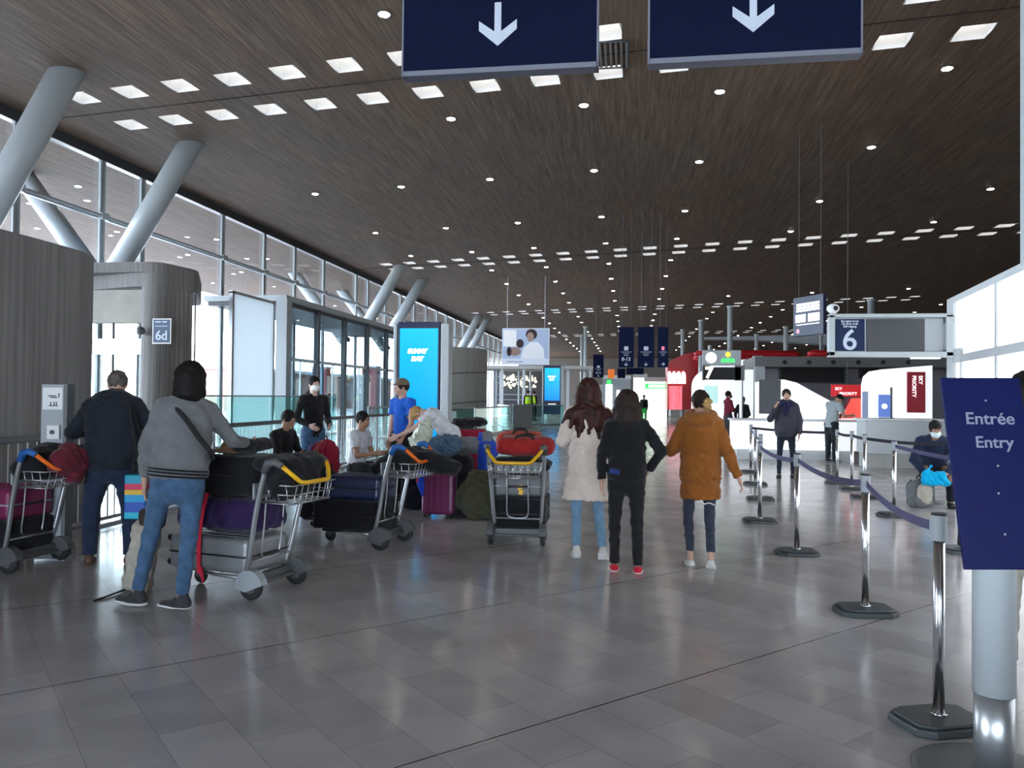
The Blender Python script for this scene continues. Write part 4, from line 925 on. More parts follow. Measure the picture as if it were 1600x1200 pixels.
# ------------------------------------------------------------------ baggage trolleys
def trolley(name_lab, loc, rz, hand, corner, group='baggage trolleys'):
    t = thing('baggage_trolley', name_lab, 'trolley', loc, rz, group)
    for s in (-1, 1):
        pts = smooth_path([(s*.235, .08, .17), (s*.25, .03, .35), (s*.265, -.02, .6), (s*.28, -.08, .82), (s*.29, -.14, 1.0)], 5)
        m = MB(); m.tube(pts, .021, 12); m.build('upright', M['alu'], t, True)
        m = MB(); m.tube([(s*.29, -.12, .95), (s*.292, -.155, 1.02), (s*.285, -.21, 1.03), (s*.275, -.27, 1.0)], [.03, .034, .03, .024], 12); m.build('handle_corner', corner, t, True)
        # rear wheel with its guard
        m = MB(); m.lathe([(.04, -.02), (.085, -.022), (.1, -.012), (.1, .012), (.085, .022), (.04, .02)], n=28); w = m.build('rear_wheel', M['rubber'], t, True); w.rotation_euler = (0, PI/2, 0); w.location = (s*.27, 0, .1)
        m = MB(); m.lathe([(.005, -.024), (.05, -.026), (.055, -.02), (.055, .02), (.05, .026), (.005, .024)], n=20); h = m.build('hub', M['greyp'], w, True)
        arc = [(.125*math.cos(a), .125*math.sin(a)) for a in [R(-10+20*k) for k in range(10)]]+[(.03, -.04)]
        m = MB(); m.prism(arc, -.035, .035); g_ = m.build('wheel_guard', M['lgrey'] if (s < 0 and 'grey-sweater' in name_lab) else M['greyp'], t); g_.rotation_euler = (PI/2, 0, PI/2); g_.location = (s*.27, -.0, .1)
    pts = round_poly([Vector((-.275, -.27, 1.0)), Vector((-.23, -.34, .93)), Vector((-.15, -.37, .88)), Vector((.15, -.37, .88)), Vector((.23, -.34, .93)), Vector((.275, -.27, 1.0))][1:-1], .03, 3)
    pts = [(-.275, -.27, 1.0), (-.245, -.31, .955), (-.18, -.36, .885), (-.14, -.37, .875), (.14, -.37, .875), (.18, -.36, .885), (.245, -.31, .955), (.275, -.27, 1.0)]
    m = MB(); m.tube(pts, .017, 12); m.build('handle_bar', hand, t, True)
    # basket
    m = MB(); z0, z1 = .72, .86
    for z, i in ((z1, 0), (z1-.07, .01), (z0, .03)):
        m.tube([(-.27+i, -.02, z), (-.27+i, -.36+i, z), (.27-i, -.36+i, z), (.27-i, -.02, z)], .005, 6, closed=True)
    for x in np.linspace(-.22, .22, 7): m.tube([(x, -.36, z1), (x, -.33, z0), (x, -.04, z0), (x, -.02, z1)], .004, 6)
    for y in np.linspace(-.3, -.06, 4):
        for s in (-1, 1): m.tube([(s*.27, y, z1), (s*.24, y, z0)], .004, 6)
    for y in np.linspace(-.3, -.06, 4): m.tube([(-.24, y, z0), (.24, y, z0)], .004, 6)
    m.build('basket', M['steel'], t, True)
    m = MB(); m.bb(-.25, .25, .0, .02, .74, .86); m.build('basket_panel', M['lgrey'], t, bevel=.004)
    m = MB(); m.tube(round_poly([Vector(v) for v in ((-.11, .02, .78), (-.11, .03, .28), (.11, .03, .28), (.11, .02, .78))][0:4], .04, 5)[6:-6] and smooth_path([(-.11, .0, .78), (-.11, .02, .5), (-.11, .04, .33), (-.07, .04, .28), (.07, .04, .28), (.11, .04, .33), (.11, .02, .5), (.11, .0, .78)], 4), .007, 8); m.build('wire_loop', M['alu'], t, True)
    m = MB(); m.cyl((-.25, .04, .27), (.25, .04, .27), .009, 8); m.build('cross_bar', M['alu'], t, True)
    m = MB(); m.cyl((-.26, 0, .1), (.26, 0, .1), .016, 10); m.box((0, .04, .14), (.5, .05, .05)); m.build('axle', M['greyp'], t)
    m = MB()
    for s in (-1, 1): m.tube([(s*.23, .02, .14), (s*.2, .4, .14), (s*.1, .84, .15)], .014, 8)
    m.tube([(-.1, .84, .15), (.1, .84, .15)], .014, 8)
    for y in (.2, .38, .56, .72): m.tube([(-.2+y*.11, y, .15), (.2-y*.11, y, .15)], .008, 6)
    m.build('platform', M['alu'], t, True)
    m = MB(); m.lathe([(.03, -.015), (.055, -.016), (.062, 0), (.055, .016), (.03, .015)], n=20); w = m.build('front_wheel', M['rubber'], t, True); w.rotation_euler = (0, PI/2, 0); w.location = (0, .72, .062)
    m = MB(); m.bb(-.02, -.035, .7, .74, .06, .15); m.bb(.02, .035, .7, .74, .06, .15); m.build('wheel_fork', M['greyp'], t)
    return t
def facing(fx, fy): return math.atan2(-fx, fy)
def mid(a, b): return (Vector(a)+Vector(b))/2
tA = mid(G(392, 938), G(462, 912)); rA = facing(-.975, .22)
TA = trolley('baggage trolley with yellow handle at the grey-sweater woman, loaded with a silver suitcase', tA, rA, M['yellow'], M['greyp'])
tB = mid(G(592, 860), G(633, 845)); rB = facing(-.985, .17)
TB = trolley('baggage trolley with blue and orange handle loaded with navy and black bags', tB, rB, M['orange'], M['blueh'])
tC = mid(G(764, 851), G(851, 853)); rC = facing(-.02, 1)
TC = trolley('baggage trolley with yellow handle seen from behind, loaded with red bags', tC, rC, M['yellow'], M['greyp'])
tD = mid(G(52, 893), G(82, 872)); tD = Vector((-5.14, 6.22, 0)); rD = facing(-.99, .1)
TD = trolley('baggage trolley cut by the left edge of the photo, red and orange handle', tD, rD, M['orange'], M['blueh'])
def L2W(t0, rz, x, y, z=0): return Vector(t0)+Matrix.Rotation(rz, 3, 'Z') @ Vector((x, y, z))
# ------------------------------------------------------------------ luggage
F_BLACK = cloth('black_fabric', (.012, .012, .015)); F_PURP = cloth('purple_fabric', (.032, .016, .075)); F_NAVY = cloth('navy_fabric', (.016, .022, .065)); F_RED = cloth('red_fabric', (.35, .02, .02)); F_RED2 = cloth('brick_red_fabric', (.42, .045, .02))
F_CRIM = cloth('crimson_fabric', (.30, .012, .035)); F_OLIVE = cloth('olive_fabric', (.06, .062, .035)); F_BEIGE = cloth('beige_fabric', (.42, .39, .33)); F_GREY = cloth('grey_fabric', (.16, .17, .18)); F_DENIM = cloth('denim_blue', (.06, .11, .17)); F_BROWN = cloth('tan_felt', (.36, .2, .11)); F_MAROON = cloth('maroon_fabric', (.13, .015, .03))
STRAPR = cloth('red_strap', (.75, .03, .07))
def suitcase(lab, loc, rz, w, d, h, m, lying=False, ribs=5, tele=0.0, wheels=True, name='suitcase', band=None, group=None, tilt=0.0, fabric=False):
    """w across, d thick, h tall; standing on wheels, or lying flat with its length along local y"""
    t = thing(name, lab, 'suitcase', loc, rz, group)
    if lying: Mx = Matrix.Translation((0, 0, d/2)) @ Matrix.Rotation(PI/2, 4, 'X') @ Matrix.Translation((0, 0, -h/2))
    else: Mx = Matrix.Translation((0, 0, .045)) if wheels else Matrix.Identity(4)
    if tilt: Mx = Mx @ Matrix.Rotation(tilt, 4, 'X')
    def put(o): o.matrix_local = Mx; return o
    r = .045 if not fabric else .03
    ops = [('+', ('b', (0, 0, h/2), (w/2, d/2, h/2), r), 0)]
    put(sdf('shell', ops, m, t, .012, wr=.0 if not fabric else .003, wf=.6))
    if not fabric:
        mb = MB()
        for k in range(ribs):
            x = -w*.36+w*.72*k/(ribs-1)
            for s in (-1, 1): mb.box((x, s*(d/2+.001), h/2), (w*.035, .008, h*.86))
        put(mb.build('ribs', m, t, bevel=.003))
    mb = MB(); pth = round_poly([Vector((-w/2-.002, 0, -.002)), Vector((w/2+.002, 0, -.002)), Vector((w/2+.002, 0, h+.002)), Vector((-w/2-.002, 0, h+.002))], r, 4); mb.tube(pth, .008, 6, closed=True); put(mb.build('zip_seam' if fabric else 'rim', M['black'] if not band else band, t, True))
    mb = MB(); mb.tube(smooth_path([(-.09, 0, h-.005), (-.08, 0, h+.03), (.08, 0, h+.03), (.09, 0, h-.005)], 4), .011, 8); put(mb.build('carry_handle', M['black'], t, True))
    if fabric:
        put(sdf('front_pocket', [('+', ('b', (0, -d/2-.005, h*.4), (w*.4, .03, h*.3), .025), 0)], m, t, .012))
    if wheels:
        for sx in (-1, 1):
            for sy in (-1, 1):
                mb = MB(); mb.cyl((sx*(w/2-.05)-.014, sy*(d/2-.04), -.02), (sx*(w/2-.05)+.014, sy*(d/2-.04), -.02), .024, 12); mb.bb(sx*(w/2-.05)-.02, sx*(w/2-.05)+.02, sy*(d/2-.04)-.015, sy*(d/2-.04)+.015, -.02, .012); put(mb.build('wheel', M['black'], t))
    if tele:
        for s in (-1, 1):
            mb = MB(); mb.bb(s*.11-.011, s*.11+.011, d/2-.04, d/2-.022, h-.02, h+tele); put(mb.build('pull_rod', M['alu'], t))
        mb = MB(); mb.box((0, d/2-.031, h+tele), (.27, .03, .032)); put(mb.build('pull_grip', m, t, bevel=.008))
    return t
def softbag(name, lab, cat, loc, rz, ops, m, h=.014, wr=.006, wf=.6, group=None, part='body'):
    t = thing(name, lab, cat, loc, rz, group); sdf(part, ops, m, t, h, wr, wf); return t
def strap(t, pts, r, m, name='strap', sq=1.0): mb = MB(); mb.tube(smooth_path(pts, 5), r, 8); return mb.build(name, m, t, True)
def duffel(lab, loc, rz, L, r, m, group=None, name='duffel_bag', squash=.8):
    t = thing(name, lab, 'bag', loc, rz, group)
    sdf('body', [('+', ('s', (0, 0, r*squash), np.eye(3), (1, 1, squash), (-L/2+r, 0, 0), (L/2-r, 0, 0), r, r), 0), ('+', ('b', (0, 0, r*squash), (L/2, r*.85, r*squash*.8), .06), .04)], m, t, .014, .006, .6)
    for s in (-1, 1): strap(t, [(-L*.18, s*r*.75, r*.9), (-L*.12, s*r*.8, r*squash*2.05), (L*.12, s*r*.8, r*squash*2.05), (L*.18, s*r*.75, r*.9)], .012, M['blackm'], 'carry_handle')
    mb = MB(); mb.bb(-L*.4, L*.4, -.006, .006, r*squash*2-.004, r*squash*2+.008); mb.build('zip', M['black'], t)
    return t
def backpack(lab, loc, rz, w, d, h, m, tilt=0.0, group=None, name='backpack'):
    t = thing(name, lab, 'backpack', loc, rz, group); Mx = Matrix.Rotation(tilt, 4, 'X')
    a = sdf('body', [('+', ('s', (0, 0, 0), np.eye(3), (1, d/w, 1), (0, 0, w*.45), (0, 0, h-w*.5), w*.5, w*.48), 0), ('+', ('b', (0, 0, h*.4), (w*.47, d*.42, h*.38), .05), .03)], m, t, .013, .004, .7)
    b = sdf('front_pocket', [('+', ('s', (0, -d*.48, h*.33), np.eye(3), (1, .5, 1), (-w*.1, 0, -h*.08), (w*.1, 0, h*.06), w*.3, w*.28), 0)], m, t, .013, .003, .7)
    o = [a, b]
    for s in (-1, 1): o.append(strap(t, [(s*w*.2, d*.4, h*.9), (s*w*.25, d*.75, h*.7), (s*w*.28, d*.7, h*.35), (s*w*.3, d*.4, h*.12)], .016, m, 'shoulder_strap'))
    o.append(strap(t, [(-.04, d*.1, h*.96), (0, d*.1, h+.035), (.04, d*.1, h*.96)], .009, M['blackm'], 'grab_loop'))
    for x in o: x.matrix_local = Mx
    return t
# --- trolley A
z = .165
q = L2W(tA, rA, 0, .44, z); suitcase('silver hard suitcase lying flat at the bottom of the trolley by the grey-sweater woman', q, rA, .50, .27, .76, M['silver'], True, 5, band=M['black'])
q = L2W(tA, rA, 0, .42, z+.285); t = duffel('large purple duffel bag lying on the silver suitcase', q, rA+PI/2, .80, .235, F_PURP, squash=.62)
q = L2W(tA, rA, .02, .30, z+.285+.30); t = suitcase('black square flight case stacked on the purple duffel bag', q, rA, .42, .30, .50, F_BLACK, True, fabric=True, wheels=False, name='flight_case')
q = L2W(tA, rA, .0, .42, z+.59+.31); softbag('tan_hat', 'tan felt hat lying on the black case of the silver-suitcase trolley', 'hat', q, rA, [('+', ('s', (0, 0, .012), np.eye(3), (1, 1, .1), (0, 0, 0), (0, .02, 0), .17, .17), 0), ('+', ('e', (0, 0, .04), (.09, .10, .06)), .02)], F_BROWN, .01, .003)
q = L2W(tA, rA, .02, .24, z+.59+.31); softbag('black_bag', 'black soft bag lying behind the tan hat on top of the trolley load', 'bag', q, rA, [('+', ('s', (0, 0, .06), np.eye(3), (1, 1, .5), (-.12, -.02, 0), (.12, .02, 0), .11, .10), 0)], F_BLACK)
q = L2W(tA, rA, 0, -.18, .73); t = softbag('black_jacket', 'bulky black jacket heaped over the basket of the yellow-handled trolley on the left', 'jacket', q, rA, [('+', ('s', (0, 0, .12), np.eye(3), (1, .75, .9), (-.16, 0, 0), (.14, .02, .04), .13, .14), 0), ('+', ('s', (0, .05, .27), np.eye(3), (1, .9, .55), (-.2, .05, 0), (.2, -.02, .0), .12, .13), .05), ('+', ('c', (-.2, .02, .25), (-.23, -.12, .12), .05, .045), .03)], F_BLACK, .014, .008, .5)
mb = MB(); mb.tube(smooth_path([(.262, .46, .0), (.27, .45, .14), (.272, .45, .29), (.275, .44, .5), (.25, .43, .62)], 5), .014, 6)
t = thing('red_luggage_strap', 'red strap wrapped down the side of the bags on the grey-sweater woman\'s trolley', 'strap', L2W(tA, rA, 0, 0, z-.02), rA)
mb = MB(); pts = smooth_path([(-.262, .50, -.0), (-.268, .50, .15), (-.266, .50, .28), (-.262, .48, .45), (-.245, .45, .62)], 5)
vs = []; fs = []
for k, v in enumerate(pts): vs += [v+Vector((-.002, -.018, 0)), v+Vector((-.002, .018, 0)), v+Vector((.002, -.018, 0)), v+Vector((.002, .018, 0))]
for k in range(len(pts)-1): a = k*4; b = a+4; fs += [(a, a+1, b+1, b), (a+2, b+2, b+3, a+3), (a, b, b+2, a+2), (a+1, a+3, b+3, b+1)]
mb.add(vs, fs); mb.build('webbing', STRAPR, t)
mb = MB(); mb.tube([(-.275, .47, .06), (-.275, .46, .0), (-.27, .45, -.06)], .012, 6); mb.build('tail', STRAPR, t, True)
# --- trolley B
q = L2W(tB, rB, 0, .42, z); suitcase('large black soft suitcase at the bottom of the blue and orange handled trolley', q, rB, .50, .30, .74, F_BLACK, True, fabric=True)
q = L2W(tB, rB, 0, .36, z+.305); suitcase('navy blue hard suitcase lying on the black suitcase of the middle trolley', q, rB, .44, .24, .62, M['navyshell'] if 'navyshell' in M else mat('navy_shell', (.02, .03, .09), .3), True, 4)
q = L2W(tB, rB, 0, 1.0, .23); backpack('big black backpack leaning on the front of the middle trolley', q, rB+PI, .34, .22, .60, F_BLACK, R(-24))
q = L2W(tB, rB, 0, -.16, .76); softbag('black_coat', 'black coat bundled over the basket of the middle trolley', 'coat', q, rB, [('+', ('s', (0, 0, .12), np.eye(3), (1, .8, .8), (-.14, .0, 0), (.12, -.02, .02), .14, .15), 0), ('+', ('s', (.12, -.22, .09), np.eye(3), (.9, 1.1, .75), (0, .05, .02), (.02, -.18, -.06), .15, .11), .06), ('+', ('c', (0, .16, .14), (.0, .36, .02), .07, .06), .04)], F_BLACK, .014, .008, .5)
# --- trolley C
q = L2W(tC, rC, 0, .40, z); suitcase('big black suitcase at the bottom of the trolley seen from behind', q, rC, .56, .30, .70, F_BLACK, True, fabric=True)
q = L2W(tC, rC, 0, .38, z+.305); suitcase('dark suitcase with a grey band in the middle of the load seen from behind', q, rC, .55, .26, .66, mat('charcoal_shell', (.030, .034, .038), .4), True, 4, band=M['lgrey'])
q = L2W(tC, rC, 0, .36, z+.57); duffel('black holdall below the red bag on the trolley seen from behind', q, rC, .62, .17, F_BLACK, squash=.42)
q = L2W(tC, rC, .05, .30, z+.735); duffel('red holdall on top of the load of the trolley seen from behind', q, rC, .60, .17, F_RED, squash=.62)
q = L2W(tC, rC, -.05, .62, z+.735); duffel('brick red rolled bag behind the red holdall', q, rC+R(8), .50, .17, F_RED2, squash=.75)
q = L2W(tC, rC, -.36, .50, 1.0); t = thing('luggage_tag', 'yellow luggage tag on the load of the trolley seen from behind', 'tag', L2W(tC, rC, .02, .045, .56), rC)
mb = MB(); mb.box((0, 0, .03), (.05, .004, .045), rot=Matrix.Rotation(R(-20), 3, 'Y')); mb.box((.012, 0, -.02), (.045, .004, .05), rot=Matrix.Rotation(R(12), 3, 'Y')); mb.build('card', mat('tag_yellow', (.85, .5, .02), .5), t)
t2 = thing('address_label', 'pale grey address label on the black bag of the trolley seen from behind', 'tag', L2W(tC, rC, -.17, .045, .76), rC); mb = MB(); mb.box((0, 0, 0), (.11, .004, .1)); mb.build('card', M['greyp'], t2)
# --- trolley D (left edge)
q = L2W(tD, rD, 0, .36, z); suitcase('black soft suitcase at the bottom of the trolley at the left edge', q, rD, .50, .26, .64, F_BLACK, True, fabric=True)
q = L2W(tD, rD, 0, .34, z+.265); suitcase('plum suitcase with grey stripes lying on the trolley at the left edge', q, rD, .48, .26, .60, mat('plum_shell', (.20, .02, .08), .4), True, 4, band=M['lgrey'])
q = L2W(tD, rD, 0, -.16, .76); softbag('dark_coat', 'dark coat heaped on the basket of the trolley at the left edge', 'coat', q, rD, [('+', ('s', (0, 0.08, .13), np.eye(3), (1, 1, .85), (-.14, .0, 0), (.12, .06, .06), .15, .17), 0)], F_BLACK, .014, .008, .5)
q = L2W(tD, rD, .05, -.33, .79); softbag('maroon_jacket', 'maroon quilted jacket hanging over the trolley handle at the left edge', 'jacket', q, rD, [('+', ('s', (0, 0, .12), np.eye(3), (1, .8, 1), (-.12, .0, .02), (.12, .0, .02), .12, .12), 0), ('+', ('c', (0, .05, .2), (0, -.02, .02), .1, .08), .04)], F_MAROON, .014, .01, .8)
# --- luggage on the floor
q = G(687, 808); suitcase('purple cabin suitcase with raised pull handle standing on the floor in the middle', q, facing(.05, 1), .42, .25, .52, mat('plum_gloss', (.16, .02, .09), .28), False, 5, tele=.26)
q = G(742, 812); q.z = 0; softbag('black_tote_bag', 'black tote bag standing right beside the purple cabin suitcase', 'bag', G(727, 806), 0, [('+', ('b', (0, 0, .21), (.14, .12, .21), .06), 0)], F_BLACK)
softbag('olive_rucksack', 'large olive and black rucksack behind the purple cabin suitcase', 'backpack', Vector((-1.80, 9.74, 0)), 0, [('+', ('s', (0, 0, 0), np.eye(3), (1, .75, 1), (-.1, 0, .26), (.16, 0, .3), .26, .26), 0), ('+', ('b', (0.05, 0, .3), (.26, .19, .3), .08), .04)], F_OLIVE, wr=.012)
q = G(640, 800); t = backpack('black rucksack with blue patches on the floor left of the purple suitcase', q+Vector((0, .25, 0)), 0, .40, .28, .50, cloth('black_blue_fabric', (.012, .014, .03)), R(-8))
softbag('camouflage_bag', 'camouflage cap and cloth lying on the black rucksack beside the purple suitcase', 'cap', q+Vector((.02, .28, .50)), 0, [('+', ('s', (0, 0, .06), np.eye(3), (1, 1, .6), (-.1, 0, 0), (.1, 0, .02), .11, .10), 0)], mat('camo', (.14, .12, .06), .9, noise=(22, .9)), wr=.01)
t = softbag('baseball_cap', 'bright red cap hanging at the left of the purple suitcase', 'cap', G(655, 800)+Vector((.02, .1, .40)), 0, [('+', ('s', (0, 0, .08), np.eye(3), (1, .6, 1), (-.03, 0, -.05), (.03, 0, .06), .07, .075), 0)], cloth('bright_red', (.8, .03, .05)), wr=.006)
t = thing('blue_ribbon', 'bright blue scarf tied over the left corner of the purple suitcase', 'scarf', G(687, 808)+Vector((-.2, -.13, 0)))
sdf('cloth', [('+', ('c', (.0, 0, .62), (-.02, 0, .42), .035, .04), 0), ('+', ('c', (-.02, 0, .42), (.01, -.01, .3), .04, .02), .02), ('+', ('c', (.0, 0, .6), (.04, 0, .66), .035, .02), .02)], cloth('bright_blue', (.02, .07, .6)), t, .01, .008, 1.0)
q = Vector((-2.05, 10.9, 0)); suitcase('tall crimson suitcase standing behind the people who bend over', Vector((AY(734, 775, 11.9).x, 11.9, 0)), 0, .48, .3, .98, F_CRIM, False, fabric=True)
q = Vector((AY(732, 775, 11.9).x, 11.9, 1.05)); softbag('black_cap_bundle', 'dark hood and scarf bundle lying on top of the tall crimson suitcase', 'clothes', q, 0, [('+', ('s', (0, 0, .07), np.eye(3), (1, 1, .6), (-.16, 0, 0), (.16, 0, .03), .12, .12), 0)], F_BLACK, wr=.01)
q = G(742, 770); duffel('brick red holdall standing on end behind the red trolley bags', q+Vector((.1, .2, .0)), R(10), .60, .26, F_RED2)
# bench with its load on the left
be = thing('metal_bench', 'perforated silver bench on which the dark-haired man sits with crossed legs', 'bench', (-4.75, 10.25, 0), R(0))
m = MB(); m.bb(-.35, .8, -.25, .25, .40, .43); m.build('seat', M['alu'], be, bevel=.012)
m = MB(); m.tube([(-.3, .0, .39), (.75, .0, .39)], .025, 8); m.build('beam', M['greyp'], be, True)
for x in (-.1, .6):
    m = MB(); m.tube([(x, 0, .40), (x, 0, .04)], .02, 8); m.tube([(x, -.28, .03), (x, 0, .06), (x, .28, .03)], .016, 8); m.build('leg', M['alu'], be, True)
q = G(500, 745, .43); backpack('bright crimson rucksack on the bench beside the man with crossed legs', Vector((-4.12, 10.34, .43)), R(160), .34, .24, .50, F_CRIM)
softbag('purple_bag', 'purple soft bag lying against the crimson rucksack on the bench', 'bag', Vector((-4.33, 10.42, .43)), 0, [('+', ('s', (0, 0, .2), np.eye(3), (.8, .6, 1), (0, 0, -.08), (0, 0, .1), .13, .13), 0)], F_PURP)
# bags around the woman in grey
q = G(215, 935); t = thing('beige_sack', 'tall beige cloth bag standing between the woman in grey and the man in navy', 'bag', Vector((-3.72, 5.62, 0)), R(10))
sdf('body', [('+', ('b', (0, 0, .27), (.10, .07, .27), .04, frame((.16, 0, 1), (0, 1, 0))), 0)], F_BEIGE, t, .012, .008, .7)
sdf('dark_flap', [('+', ('b', (.07, 0, .56), (.09, .07, .08), .04, frame((.16, 0, 1), (0, 1, 0))), 0)], F_BROWN if False else cloth('dark_brown', (.05, .04, .035)), t, .012, .006, .7)
t = thing('shopping_bag', 'small colourful turquoise, red and yellow shopping bag hanging behind the woman in grey', 'bag', Vector((AY(214, 770, 5.95).x, 5.95, -.02)), R(12))
cols = [(0.0, .35, .55), (.6, .02, .05), (.75, .5, .02), (.02, .08, .5), (.02, .45, .6)]
m = MB(); m.box((0, 0, .70), (.17, .09, .36)); 
bm_ = bpy.data.materials.new('patchwork'); bm_.use_nodes = True; n_ = bm_.node_tree
tcx = n_.nodes.new('ShaderNodeTexCoord'); vo = n_.nodes.new('ShaderNodeTexChecker'); sx_ = n_.nodes.new('ShaderNodeSeparateXYZ'); ra = n_.nodes.new('ShaderNodeValToRGB'); ra.color_ramp.interpolation = 'CONSTANT'
n_.links.new(tcx.outputs['Generated'], sx_.inputs[0]); n_.links.new(sx_.outputs[2], ra.inputs[0]); n_.links.new(ra.outputs[0], n_.nodes['Principled BSDF'].inputs['Base Color'])
ra.color_ramp.elements[0].color = (0, .45, .6, 1); ra.color_ramp.elements[1].color = (.01, .08, .45, 1); ra.color_ramp.elements[1].position = .15
for ps, cc in ((.38, (0, .3, .6, 1)), (.55, (.7, .45, .02, 1)), (.66, (.6, .02, .08, 1)), (.8, (0, .3, .45, 1))): e_ = ra.color_ramp.elements.new(ps); e_.color = cc
m.build('body', bm_, t, bevel=.01)
strap(t, [(-.05, 0, .88), (-.03, 0, 1.0), (.03, 0, 1.0), (.05, 0, .88)], .006, M['blackm'], 'handle')
t = thing('floor_strap', 'thin black strap lying loose on the floor by the woman\'s left shoe', 'strap', G(170, 933)); a = G(147, 940)-G(170, 933); b = G(200, 922)-G(170, 933)
m = MB(); m.tube(smooth_path([a+Vector((0, 0, .006)), Vector((0, 0, .01)), b+Vector((0, 0, .015))], 4), .008, 6); m.build('webbing', M['blackm'], t, True)
# bag and officer's rucksack on the right
q = G(1437, 792); t = backpack('grey and cream rucksack standing on the floor before the masked officer', q, R(10), .34, .24, .42, F_GREY)
sdf('cream_front', [('+', ('s', (0, -.13, .2), np.eye(3), (1, .4, 1), (0, 0, -.05), (0, 0, .05), .11, .11), 0)], F_BEIGE, t, .012)
q = G(1160, 700); t = suitcase('small pink suitcase standing between the two people at the far counter', G(1148, 697), 0, .34, .22, .62, mat('pink_shell', (.75, .03, .1), .35), False, 3, tele=.1)
# ------------------------------------------------------------------ people
def nz(v): v = np.array(v, float); return v/np.linalg.norm(v)
SKIN = mat('skin_light', (.52, .30, .22), .5, noise=(9, .06)); SKIN_T = mat('skin_tan', (.36, .19, .12), .5, noise=(9, .06)); SKIN_P = mat('skin_pale', (.62, .40, .33), .5, noise=(9, .05))
_mat = mat
def mat(*a, **k):
    if a[0].startswith('hair_'): k.setdefault('spec', .2)
    return _mat(*a, **k)
HAIRN = dict(black=mat('hair_black', (.008, .0065, .0065), .65, noise=(30, .5, (6, 6, .6)), bump=.2, bscale=120), brown=mat('hair_brown', (.022, .012, .009), .62, noise=(30, .4, (6, 6, .6)), bump=.2, bscale=120),
             auburn=mat('hair_auburn', (.038, .010, .008), .5, noise=(14, .9, (5, 5, .5)), bump=.25, bscale=120), blond=mat('hair_blond', (.42, .25, .10), .45, noise=(26, .5, (4, 4, 1)), bump=.5, bscale=110), grey=mat('hair_grey', (.10, .085, .075), .5, noise=(30, .4), bump=.3))
EYEW = mat('eye_white', (.7, .7, .7), .3); EYED = mat('eye_dark', (.03, .02, .015), .3); LIP = mat('lips', (.36, .13, .11), .5); MASKM = cloth('mask_fabric', (.72, .82, .86), .8, .03, .1); MASKW = cloth('white_mask', (.78, .78, .76), .8, .03, .1)
